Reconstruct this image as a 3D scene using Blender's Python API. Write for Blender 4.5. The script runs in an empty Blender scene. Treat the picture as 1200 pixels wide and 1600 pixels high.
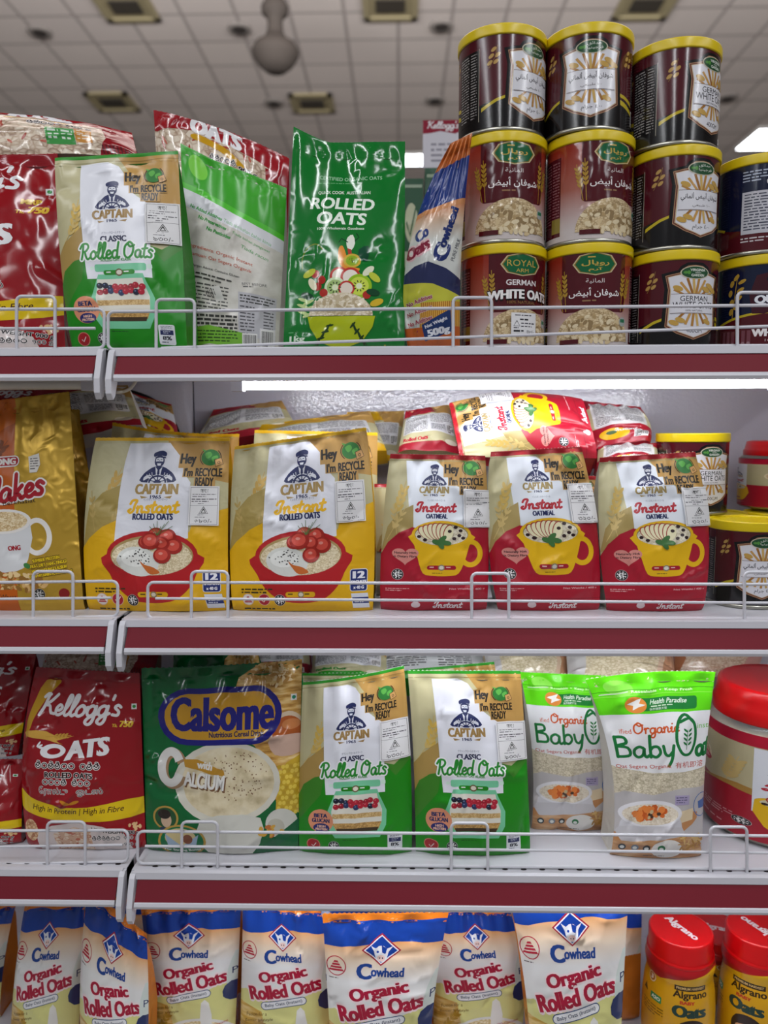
import bpy, math, random
import numpy as np
from mathutils import Matrix, Vector
from mathutils.geometry import tessellate_polygon

SC = bpy.context.scene
COL = SC.collection
# ------------------------------------------------------------------ camera
EYE = np.array([0.0, 0.0, 1.5]); FPX = 1200.0
_yaw, _pitch, _roll = math.radians(1.1), math.radians(6.0), math.radians(-0.15)
RM = Matrix.Rotation(_yaw, 3, 'Z') @ Matrix.Rotation(math.pi/2 - _pitch, 3, 'X') @ Matrix.Rotation(_roll, 3, 'Z')
RN = np.array(RM)
cd = bpy.data.cameras.new('camera'); cam = bpy.data.objects.new('camera', cd); COL.objects.link(cam)
cam.matrix_world = Matrix.Translation(EYE) @ RM.to_4x4()
cd.sensor_fit = 'VERTICAL'; cd.sensor_height = 32.0; cd.lens = 32.0 * FPX / 1600
cd.clip_start = 0.02; cd.clip_end = 60
cd.dof.use_dof = True; cd.dof.focus_distance = 1.06
cd.dof.aperture_fstop = cd.lens / 1000 / (2 * 0.0046)
SC.camera = cam
# ------------------------------------------------------------------ light and exposure
vs = SC.view_settings
vs.view_transform = 'Standard'; vs.look = 'None'; vs.gamma = 1; vs.use_curve_mapping = False; vs.exposure = 0.4
w = bpy.data.worlds.new('store_air'); SC.world = w; w.use_nodes = True
w.node_tree.nodes['Background'].inputs[0].default_value = (0.93, 0.95, 1.0, 1)
w.node_tree.nodes['Background'].inputs[1].default_value = 0.14
def area(name, loc, sx, sy, power, col=(0.95, 0.97, 1.0), rot=(0, 0, 0)):
    l = bpy.data.lights.new(name, 'AREA'); l.shape = 'RECTANGLE'; l.size = sx; l.size_y = sy; l.energy = power; l.color = col
    o = bpy.data.objects.new(name, l); COL.objects.link(o); o.location = loc; o.rotation_euler = rot
    return o
for x in (-2.3, -0.6, 1.1, 2.8):                      # rows of tubes running along the aisle behind the photographer
    area('aisle_tube_light', (x, -1.3, 3.35), 0.09, 3.6, 27)
area('aisle_tube_light', (0.2, 0.25, 3.7), 4.5, 0.10, 6)
area('added_ceiling_fill', (0, 3.0, 4.3), 9, 0.5, 760, rot=(math.radians(107), 0, 0))  # added fill light above the view, brightens the ceiling; no real fixture there
LED_EMIT = 19.0

# ------------------------------------------------------------------ picture point -> place
def ray(px, py):
    return RN @ np.array([(px - 600) / FPX, -(py - 800) / FPX, -1.0])
def P(px, py, y):
    d = ray(px, py); return EYE + d * (y / d[1])
def depth_on(px, py, z):
    d = ray(px, py); return d[1] * (z - EYE[2]) / d[2]
ZA, ZB, ZC = 1.5 + .1065, 1.5 - .2490, 1.5 - .6050
ZD = ZC - .350
YBACK = 1.37

# ------------------------------------------------------------------ materials
def lin(h):
    h = h.lstrip('#'); c = [int(h[i:i+2], 16) / 255 for i in (0, 2, 4)]
    return tuple(x / 12.92 if x <= .04045 else ((x + .055) / 1.055) ** 2.4 for x in c) + (1,)
FIN = {  # roughness, metallic, specular, bump scale, bump strength, bump distance
    'matte': (.40, 0, .45, 15, .42, .007), 'gloss': (.30, 0, .5, 15, .50, .007), 'film': (.15, 0, .6, 21, .8, .006),
    'foil': (.30, .45, .5, 42, .9, .003), 'paper': (.7, 0, .3, 0, 0, 0), 'tin': (.15, 0, .6, 0, 0, 0), 'shrink': (.13, 0, .6, 30, .34, .003),
    'plastic': (.28, 0, .5, 0, 0, 0), 'metal': (.3, 1, .5, 0, 0, 0), 'paint': (.33, 0, .5, 0, 0, 0), 'flat': (.8, 0, .2, 0, 0, 0), 'strip': (.5, 0, .18, 0, 0, 0)}
_mats = {}
def mat(key, fin='gloss'):
    """key: '#rrggbb', or 'pat|kind|c1|c2|c3|scale', or 'grad|axis|a|b|c1|c2[|c3]' in art units"""
    k = (key, fin)
    if k in _mats: return _mats[k]
    m = bpy.data.materials.new('print_%d' % len(_mats)); m.use_nodes = True
    nt = m.node_tree; b = nt.nodes['Principled BSDF']; N = nt.nodes.new; L = nt.links.new
    r, me, sp, bs, bst, bd = FIN[fin]
    b.inputs['Roughness'].default_value = r; b.inputs['Metallic'].default_value = me
    b.inputs['Specular IOR Level'].default_value = sp
    if key.startswith('#'):
        b.inputs['Base Color'].default_value = lin(key); m.diffuse_color = lin(key)
    else:
        p = key.split('|'); tc = N('ShaderNodeTexCoord'); rp = N('ShaderNodeValToRGB'); el = rp.color_ramp.elements
        if p[0] == 'grad':
            sx = N('ShaderNodeSeparateXYZ'); L(tc.outputs['UV'], sx.inputs[0]); mr = N('ShaderNodeMapRange')
            L(sx.outputs[0 if p[1] == 'x' else 1], mr.inputs[0])
            mr.inputs[1].default_value = float(p[2]) / 100; mr.inputs[2].default_value = float(p[3]) / 100
            L(mr.outputs[0], rp.inputs[0]); cs = p[4:]
            el[0].color = lin(cs[0]); el[1].color = lin(cs[-1])
            if len(cs) == 3: e = el.new(.5); e.color = lin(cs[1])
        else:
            sc = float(p[5]); vec = tc.outputs['UV']
            if p[1] == 'flakes':
                mp = N('ShaderNodeMapping'); L(vec, mp.inputs[0]); mp.inputs[3].default_value = (1, 1.35, 1)
                t = N('ShaderNodeTexVoronoi'); t.inputs['Scale'].default_value = sc; L(mp.outputs[0], t.inputs['Vector'])
                t2 = N('ShaderNodeTexVoronoi'); t2.feature = 'DISTANCE_TO_EDGE'; t2.inputs['Scale'].default_value = sc; L(mp.outputs[0], t2.inputs['Vector'])
                s = N('ShaderNodeSeparateColor'); L(t.outputs['Color'], s.inputs[0])
                ma = N('ShaderNodeMath'); ma.operation = 'MULTIPLY_ADD'; ma.inputs[1].default_value = 2.2; L(t2.outputs['Distance'], ma.inputs[0])
                mb = N('ShaderNodeMath'); mb.operation = 'MULTIPLY'; mb.inputs[1].default_value = .75; L(s.outputs[0], mb.inputs[0]); L(mb.outputs[0], ma.inputs[2])
                L(ma.outputs[0], rp.inputs[0])
            elif p[1] == 'grain':
                mp = N('ShaderNodeMapping'); L(vec, mp.inputs[0]); mp.inputs[2].default_value = (0, 0, .9); mp.inputs[3].default_value = (.35, 1.6, 1)
                t = N('ShaderNodeTexNoise'); t.inputs['Scale'].default_value = sc; t.inputs['Detail'].default_value = 4; L(mp.outputs[0], t.inputs['Vector'])
                ct = N('ShaderNodeMapRange'); ct.inputs[1].default_value = .3; ct.inputs[2].default_value = .7
                L(t.outputs[0], ct.inputs[0]); L(ct.outputs[0], rp.inputs[0])
            elif p[1] == 'lines':
                t = N('ShaderNodeTexWave'); t.bands_direction = 'Y'; t.inputs['Scale'].default_value = sc; t.inputs['Distortion'].default_value = 0
                L(vec, t.inputs['Vector']); L(t.outputs[0], rp.inputs[0])
            elif p[1] == 'vlines':
                t = N('ShaderNodeTexWave'); t.bands_direction = 'X'; t.inputs['Scale'].default_value = sc; t.inputs['Distortion'].default_value = 0
                L(vec, t.inputs['Vector']); L(t.outputs[0], rp.inputs[0])
            else:
                t = N('ShaderNodeTexNoise'); t.inputs['Scale'].default_value = sc; t.inputs['Detail'].default_value = 5; L(vec, t.inputs['Vector'])
                ct = N('ShaderNodeMapRange'); ct.inputs[1].default_value = .32; ct.inputs[2].default_value = .68
                L(t.outputs[0], ct.inputs[0]); L(ct.outputs[0], rp.inputs[0])
            el[0].color = lin(p[2]); el[1].color = lin(p[4]); e = el.new(.5); e.color = lin(p[3])
        L(rp.outputs[0], b.inputs['Base Color']); m.diffuse_color = lin([q for q in p if q.startswith('#')][0])
    if bst:
        tc = N('ShaderNodeTexCoord'); nz = N('ShaderNodeTexNoise'); nz.inputs['Scale'].default_value = bs
        nz.inputs['Detail'].default_value = 3.0; nz.inputs['Distortion'].default_value = 1.1
        if fin in ('film', 'foil', 'shrink', 'gloss'):
            nz.noise_type = 'RIDGED_MULTIFRACTAL'; nz.inputs['Roughness'].default_value = .42
        L(tc.outputs['Object'], nz.inputs['Vector']); bp = N('ShaderNodeBump')
        bp.inputs['Strength'].default_value = bst; bp.inputs['Distance'].default_value = bd
        L(nz.outputs[0], bp.inputs['Height']); L(bp.outputs[0], b.inputs['Normal'])
    _mats[k] = m
    return m
def emat(name, col, strength):
    m = bpy.data.materials.new(name); m.use_nodes = True; b = m.node_tree.nodes['Principled BSDF']
    b.inputs['Base Color'].default_value = lin(col); b.inputs['Emission Color'].default_value = lin(col); b.inputs['Emission Strength'].default_value = strength
    return m

# ------------------------------------------------------------------ flat artwork, later wrapped on a pack
_txt = {}
def glyph_mesh(s, bold, res=3):
    k = (s, bold)
    if k in _txt: return _txt[k]
    c = bpy.data.curves.new('t', 'FONT'); c.body = s; c.offset = bold; c.resolution_u = res
    o = bpy.data.objects.new('t', c); COL.objects.link(o)
    bpy.context.view_layer.update()
    me = o.to_mesh(); me.calc_loop_triangles()
    V = np.zeros(len(me.vertices) * 3); me.vertices.foreach_get('co', V); V = V.reshape(-1, 3)[:, :2].copy()
    T = np.zeros(len(me.loop_triangles) * 3, int); me.loop_triangles.foreach_get('vertices', T); T = T.reshape(-1, 3)
    o.to_mesh_clear(); bpy.data.objects.remove(o); bpy.data.curves.remove(c)
    lab = np.arange(len(V))
    for _ in range(80):
        mn = lab[T].min(1); new = lab.copy()
        for j in range(3): np.minimum.at(new, T[:, j], mn)
        if (new == lab).all(): break
        lab = new
    u, comp = np.unique(lab, return_inverse=True)
    _txt[k] = (V, T, comp)
    return _txt[k]
def catmull(pts, n=5):
    p = np.array(pts, float)
    if len(p) < 3: return p
    closed = np.allclose(p[0], p[-1])
    a = np.vstack([p[-2] if closed else 2*p[0]-p[1], p, p[1] if closed else 2*p[-1]-p[-2]])
    out = []
    for i in range(1, len(a) - 2):
        for t in np.linspace(0, 1, n, endpoint=False):
            p0, p1, p2, p3 = a[i-1], a[i], a[i+1], a[i+2]
            out.append(.5*((2*p1)+(-p0+p2)*t+(2*p0-5*p1+4*p2-p3)*t*t+(-p0+3*p1-3*p2+p3)*t**3))
    out.append(p[-1])
    return np.array(out)
_loop = [(.43,.40),(.27,.5),(.08,.38),(.06,.14),(.20,0),(.38,.12),(.44,.46)]
SG = {  # hand drawn stroke letters: advance, strokes
 'a': (.56,[_loop+[(.43,.14),(.50,0),(.60,.08)]]), 'o': (.55,[[(.26,.5),(.07,.32),(.09,.06),(.26,0),(.44,.14),(.42,.4),(.26,.5)],[(.30,.48),(.44,.38),(.58,.42)]]),
 'l': (.34,[[(.04,.12),(.26,.6),(.30,.94),(.18,.98),(.11,.6),(.11,.12),(.22,0),(.36,.08)]]),
 'e': (.44,[[(.06,.22),(.28,.25),(.36,.40),(.22,.5),(.07,.32),(.10,.06),(.26,0),(.46,.12)]]),
 'd': (.58,[_loop,[(.50,1.0),(.44,.5),(.43,.12),(.50,0),(.60,.08)]]),
 't': (.36,[[(.20,.84),(.13,.4),(.13,.1),(.22,0),(.36,.08)],[(-.02,.55),(.34,.6)]]),
 's': (.42,[[(.36,.42),(.22,.52),(.09,.40),(.30,.20),(.26,.02),(.02,.05)]]),
 'n': (.58,[[(.02,.36),(.10,.5),(.10,.0)],[(.10,.28),(.26,.5),(.39,.40),(.38,.12),(.46,0),(.58,.08)]]),
 'g': (.56,[_loop,[(.46,.48),(.42,-.2),(.26,-.42),(.08,-.30),(.2,-.08),(.58,.12)]]),
 'i': (.28,[[(.02,.3),(.13,.5),(.11,.1),(.2,0),(.3,.08)],[(.16,.74),(.17,.76)]]), 'r': (.42,[[(.02,.36),(.11,.5),(.10,0)],[(.10,.3),(.24,.5),(.36,.46)]]),
 'c': (.44,[[(.38,.40),(.24,.5),(.07,.34),(.09,.06),(.26,0),(.42,.1)]]), 'b': (.54,[[(.12,1.0),(.10,.5),(.10,.0)],[(.10,.1),(.3,0),(.47,.2),(.40,.46),(.22,.48),(.10,.34)]]),
 'y': (.54,[[(.06,.5),(.12,.14),(.26,.04),(.40,.2)],[(.46,.5),(.38,-.1),(.24,-.44)]]), 'k': (.5,[[(.12,1.0),(.10,0)],[(.40,.5),(.12,.22),(.3,.14),(.36,0),(.5,.06)]]),
 'h': (.56,[[(.12,1.0),(.10,0)],[(.10,.28),(.26,.5),(.38,.4),(.38,.1),(.46,0),(.56,.06)]]),
 'R': (.74,[[(.16,.92),(.14,.4),(.08,.02)],[(-.08,.72),(.10,.98),(.44,1.0),(.58,.78),(.40,.54),(.18,.50)],[(.30,.50),(.44,.14),(.58,0),(.74,.10)]]),
 'O': (.86,[[(.42,1.0),(.12,.72),(.10,.22),(.36,0),(.68,.24),(.72,.74),(.46,1.0),(.34,.86),(.5,.7),(.78,.8)]]),
 'I': (.50,[[(.02,.70),(.14,.96),(.44,.96),(.34,.6),(.30,.16),(.12,-.02),(-.04,.14),(.1,.26)]]),
 'K': (.74,[[(.20,1.0),(.14,.4),(.06,0)],[(.66,1.0),(.4,.66),(.18,.48),(.4,.42),(.54,.1),(.74,.04)],[(.0,.86),(.1,1.0),(.24,.98)]]),
 'B': (.66,[[(.10,.97),(.10,0)],[(.10,.96),(.42,.94),(.46,.68),(.12,.54),(.5,.46),(.54,.1),(.10,.02)]]),
 'C': (.62,[[(.56,.82),(.38,1.0),(.12,.74),(.10,.24),(.34,0),(.60,.2)]]), 'L': (.5,[[(.12,1),(.08,.02),(.46,.04)]]), 'E': (.54,[[(.48,1),(.12,.98),(.08,.02),(.46,.04)],[(.1,.54),(.4,.54)]]),
 'D': (.66,[[(.12,1),(.08,0),(.36,.06),(.6,.4),(.5,.84),(.12,1)]]), 'Q': (.86,[[(.42,1.0),(.12,.72),(.10,.22),(.36,0),(.68,.24),(.72,.74),(.42,1.0)]]), 'A': (.66,[[(.02,0),(.34,1),(.6,0)],[(.14,.34),(.52,.36)]]),
 'T': (.6,[[(.3,.98),(.28,0)],[(.02,.94),(.6,1.0)]]), 'S': (.56,[[(.48,.84),(.28,1.0),(.1,.78),(.44,.36),(.3,.02),(.02,.14)]]), "'": (.16,[[(.1,1.0),(.06,.8)]]), ' ': (.3,[]), 'w': (.74,[[(.04,.5),(.14,.02),(.36,.46),(.48,.02),(.68,.5)]]), 'F': (.6,[[(.1,.8),(.2,.98),(.62,1.0)],[(.32,.98),(.22,.4),(.06,0)],[(.1,.52),(.46,.54)]]),
}
NU, NV = 26, 36
class Art:
    def __init__(s, W, H, fin='gloss'):
        s.W, s.H, s.fin = W, H, fin; s.V = []; s.T = []; s.mk = []; s.z = []; s.n = 0; s.mats = []; s.boxes = []; s.M = None; s.rnd = random.Random(7)
    def add(s, V, T, col, zj=None):
        V = np.asarray(V, float); T = np.asarray(T, int)
        if len(T) == 0: return
        if s.M is not None: V = V @ s.M[:, :2].T + s.M[:, 2]
        lo, hi = V.min(0), V.max(0); ly = 0
        for (a, b, l) in s.boxes:
            if l >= ly and a[0] < hi[0] and b[0] > lo[0] and a[1] < hi[1] and b[1] > lo[1]: ly = l + 1
        s.boxes.append((lo, hi, ly))
        k = (col, s.fin) if isinstance(col, str) else col
        if k not in s.mats: s.mats.append(k)
        s.V.append(V); s.T.append(T + s.n); s.n += len(V); s.mk.append(np.full(len(T), s.mats.index(k)))
        z = np.full(len(V), float(ly)); z = z + (zj if zj is not None else 0); s.z.append(z)
    def poly(s, pts, col, smooth=0):
        p = catmull(list(pts) + [pts[0]], smooth)[:-1] if smooth else np.array(pts, float)
        T = tessellate_polygon([[Vector((a, b, 0)) for a, b in p]]); s.add(p, T, col)
    def rect(s, x, y, w, h, col, r=0):
        if not r: return s.add([(x, y), (x+w, y), (x+w, y+h), (x, y+h)], [(0, 1, 2), (0, 2, 3)], col)
        pts = []
        for cx, cy, a in ((x+w-r, y+h-r, 0), (x+r, y+h-r, 90), (x+r, y+r, 180), (x+w-r, y+r, 270)):
            for i in range(6): t = math.radians(a + i*18); pts.append((cx+r*math.cos(t), cy+r*math.sin(t)))
        s.poly(pts, col)
    def ell(s, cx, cy, rx, ry, col, rot=0, n=28, a0=0, a1=360):
        t = np.radians(np.linspace(a0, a1, n + 1)); q = np.c_[rx*np.cos(t), ry*np.sin(t)]
        c, d = math.cos(math.radians(rot)), math.sin(math.radians(rot)); q = q @ np.array([[c, d], [-d, c]])
        V = np.vstack([[cx, cy], q + (cx, cy)]); s.add(V, [(0, i+1, i+2) for i in range(n)], col)
    def ring(s, cx, cy, rx, ry, w, col, n=32, a0=0, a1=360):
        t = np.radians(np.linspace(a0, a1, n + 1)); o = np.c_[np.cos(t), np.sin(t)]
        V = np.vstack([o*(rx, ry) + (cx, cy), o*(rx-w, ry-w) + (cx, cy)]); m = n + 1
        s.add(V, [q for i in range(n) for q in ((i, i+1, m+i+1), (i, m+i+1, m+i))], col)
    def line(s, pts, w, col, smooth=0, caps=True):
        s.strokes([catmull(pts, smooth) if smooth else np.array(pts, float)], w, col, caps)
    def strokes(s, lines, w, col, caps=True):
        VV = []; TT = []; zz = []; n = 0; k = 0
        for p in lines:
            p = np.asarray(p, float); d = np.gradient(p, axis=0); d /= np.maximum(np.hypot(d[:, 0], d[:, 1]), 1e-9)[:, None]
            nn = np.c_[-d[:, 1], d[:, 0]] * w / 2; m = len(p)
            h = m // 2 + 1 if m > 8 else m
            for a, b in ((0, h), (h - 1, m)):      # two halves at slightly different levels, so that loops do not coincide
                if b - a < 2: continue
                q = p[a:b]; qn = nn[a:b]; c = b - a
                VV += [q + qn, q - qn]; TT += [(n+i, n+i+1, n+c+i+1) for i in range(c-1)] + [(n+i, n+c+i+1, n+c+i) for i in range(c-1)]
                zz += [np.full(2*c, .05 * (k % 15))]; n += 2*c; k += 1
            if caps:
                for e in (0, -1):
                    t = np.linspace(0, 2*np.pi, 11); VV.append(np.vstack([p[e], p[e] + np.c_[np.cos(t), np.sin(t)]*w/2]))
                    TT += [(n, n+i+1, n+i+2) for i in range(10)]; zz.append(np.full(12, .05 * (k % 15))); n += 12; k += 1
        if VV: s.add(np.vstack(VV), TT, col, np.concatenate(zz))
    def text(s, t, cx, cy, w, col, h=None, bold=0., shear=0, rot=0, out=None, arc=0):
        b0 = min(bold, .022); V0, T0, c0 = glyph_mesh(t, b0); lo, hi = V0.min(0), V0.max(0); sx = w/(hi[0]-lo[0]); sy = sx if h is None else h/(hi[1]-lo[1])
        def put(cl, sh, j0):
            for i, (dx, dy) in enumerate(sh):
                U = (V0 + (dx, dy) - (lo+hi)/2) * (sx, -sy)
                if shear: U = U + np.c_[-U[:, 1]*shear, 0*U[:, 1]]
                if arc: U = U + np.c_[0*U[:, 0], arc*(U[:, 0]/(w/2))**2]
                if rot:
                    a, d = math.cos(math.radians(rot)), math.sin(math.radians(rot)); U = U @ np.array([[a, d], [-d, a]])
                yield U + (cx, cy), T0, (c0 % 7)*.012 + i*.085
        def emit(cl, sh):
            L = list(put(cl, sh, 0)); n = len(V0)
            s.add(np.vstack([q[0] for q in L]), np.vstack([q[1] + n*i for i, q in enumerate(L)]), cl, np.concatenate([q[2] for q in L]))
        ex = max(bold - b0, 0)*1.7
        if out:
            o = out[1]*.8 + ex; emit(out[0], [(o*math.cos(k*math.pi/4), o*math.sin(k*math.pi/4)) for k in range(8)])
        emit(col, [(0, 0)] if ex < .002 else [(-ex, 0), (ex, 0)])
    def script(s, t, cx, cy, w, col, h=None, th=.13, shear=.2, rot=0, out=None):
        lines = []; x = 0
        for ch in t:
            adv, st = SG[ch]
            for q in st:
                p = catmull(q, 4) * 1.0; p = p + (x, 0); lines.append(p)
            x += adv
        al = np.vstack(lines); lo, hi = al.min(0), al.max(0); sx = w/(hi[0]-lo[0]); sy = sx if h is None else h/(hi[1]-lo[1])
        L2 = []
        a, d = math.cos(math.radians(rot)), math.sin(math.radians(rot))
        for p in lines:
            U = (p - (lo+hi)/2) * (sx, -sy); U = U + np.c_[-U[:, 1]*shear, 0*U[:, 1]]
            L2.append(U @ np.array([[a, d], [-d, a]]) + (cx, cy))
        t2 = th * math.sqrt(sx*sy)
        if out: s.strokes(L2, t2 + 2*out[1], out[0])
        s.strokes(L2, t2, col)
    def bars(s, x, y, w, n, lh, col, th=.42, seed=1, rot=0):
        """rows of print too small to read in the photo"""
        r = random.Random(seed); V = []; T = []; k = 0
        for i in range(n):
            cx = x; end = x + w * (1 if i < n-1 else r.uniform(.5, .9))
            while cx < end - .01*w:
                ww = min(r.uniform(.6, 2.4)*lh, end - cx); yy = y + i*lh; hh = lh*th*r.uniform(.8, 1.1)
                V += [(cx, yy), (cx+ww, yy), (cx+ww, yy+hh), (cx, yy+hh)]; T += [(k, k+1, k+2), (k, k+2, k+3)]; k += 4; cx += ww + lh*.35
        V = np.array(V)
        if rot:
            a, d = math.cos(math.radians(rot)), math.sin(math.radians(rot)); V = (V - (x, y)) @ np.array([[a, d], [-d, a]]) + (x, y)
        s.add(V, T, col)
    def blobs(s, cx, cy, rx, ry, n, size, cols, seed=3, ar=.6, top=None):
        """scattered flakes, berries and the like inside an ellipse"""
        r = random.Random(seed); per = {c: ([], [], []) for c in cols}; t = np.linspace(0, 2*np.pi, 8)[:-1]
        for i in range(n):
            a = r.uniform(0, 2*math.pi); q = math.sqrt(r.random()); x, y = cx + rx*q*math.cos(a), cy + ry*q*math.sin(a)
            if top is not None and y > top: y = top - r.random()*2
            z = size*r.uniform(.7, 1.25); ph = r.uniform(0, 3.14); p = np.c_[z*np.cos(t), z*ar*np.sin(t)]
            c, d = math.cos(ph), math.sin(ph); p = p @ np.array([[c, d], [-d, c]]) + (x, y)
            V, T, Z = per[r.choice(cols)]; k = sum(len(v) for v in V); V.append(p); T += [(k, k+j, k+j+1) for j in range(1, 6)]; Z.append(np.full(7, (i % 23)*.035))
        for c, (V, T, Z) in per.items():
            if V: s.add(np.vstack(V), T, c, np.concatenate(Z))
    def barcode(s, x, y, w, h, seed=2, rot=0):
        s.rect(x, y, w, h, '#e6e4e2'); r = random.Random(seed); cx = x + w*.06; V = []; T = []; k = 0
        while cx < x + w*.94:
            b = w*r.choice([.012, .012, .024, .036]); V += [(cx, y+h*.08), (cx+b, y+h*.08), (cx+b, y+h*.78), (cx, y+h*.78)]; T += [(k, k+1, k+2), (k, k+2, k+3)]; k += 4; cx += b + w*r.choice([.014, .026])
        s.add(V, T, '#161416'); s.bars(x+w*.1, y+h*.84, w*.8, 1, h*.22, '#222222')
    def done(s, nu=None, nv=None, seal=.05):
        """cut everything along the pack's own grid"""
        s.seal = seal; nu = nu or NU
        yl = np.linspace(0, s.H, nv + 1) if nv else np.concatenate([np.linspace(0, s.H*seal, 13), np.linspace(s.H*seal, s.H, NV + 1)])
        V = np.vstack(s.V); Z = np.concatenate(s.z); T = np.vstack(s.T); K = np.concatenate(s.mk)
        tv = np.concatenate([V[T], Z[T][:, :, None]], 2)
        dg = tv[:, :, 0]/s.W*nu - (s.H - tv[:, :, 1])/(s.H*(1-seal))*NV; tv = np.concatenate([tv, dg[:, :, None]], 2)       # x, y, level, diagonal
        for ax, size, lines in [(0, s.W, np.linspace(0, s.W, nu + 1)), (1, s.H, np.unique(yl))] + ([] if nv else [(3, nu, np.arange(-NV - 8, nu + 1.))]):
            for _ in range(14):
                lo, hi = tv[:, :, ax].min(1), tv[:, :, ax].max(1)
                a = np.searchsorted(lines, lo + 1e-5*size, 'right'); b = np.searchsorted(lines, hi - 1e-5*size, 'left')
                cut = b > a
                if not cut.any(): break
                q = tv[cut]; kk = K[cut]; ln = lines[(a[cut] + b[cut]) // 2]
                o = np.argsort(q[:, :, ax], 1); q = np.take_along_axis(q, o[:, :, None], 1)
                A, B, C = q[:, 0], q[:, 1], q[:, 2]
                def at(p, r): t = (ln - p[:, ax]) / np.where(np.abs(r[:, ax]-p[:, ax]) < 1e-12, 1, r[:, ax]-p[:, ax]); return p + (r-p)*t[:, None]
                AC = at(A, C); up = B[:, ax] > ln
                AB = at(A, B); BC = at(B, C); X = np.where(up[:, None], AB, BC)
                n1 = np.where(up[:, None, None], np.stack([A, X, AC], 1), np.stack([A, B, AC], 1))
                n2 = np.where(up[:, None, None], np.stack([X, B, AC], 1), np.stack([B, X, AC], 1))
                n3 = np.where(up[:, None, None], np.stack([B, C, AC], 1), np.stack([X, C, AC], 1))
                new = np.concatenate([n1, n2, n3]); nk = np.concatenate([kk]*3)
                e1 = new[:, 1]-new[:, 0]; e2 = new[:, 2]-new[:, 0]; ok = np.abs(e1[:, 0]*e2[:, 1]-e1[:, 1]*e2[:, 0]) > 1e-7
                tv = np.concatenate([tv[~cut], new[ok]]); K = np.concatenate([K[~cut], nk[ok]])
        c = tv.mean(1); ok = (c[:, 0] > 0) & (c[:, 0] < s.W) & (c[:, 1] > 0) & (c[:, 1] < s.H)
        s.tv, s.K = tv[ok], K[ok]
        e1 = s.tv[:, 1]-s.tv[:, 0]; e2 = s.tv[:, 2]-s.tv[:, 0]; fl = (e1[:, 0]*e2[:, 1]-e1[:, 1]*e2[:, 0]) > 0
        s.tv[fl] = s.tv[fl][:, ::-1]
        s.nl = max(l for _, _, l in s.boxes) + 2
        return s

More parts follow.
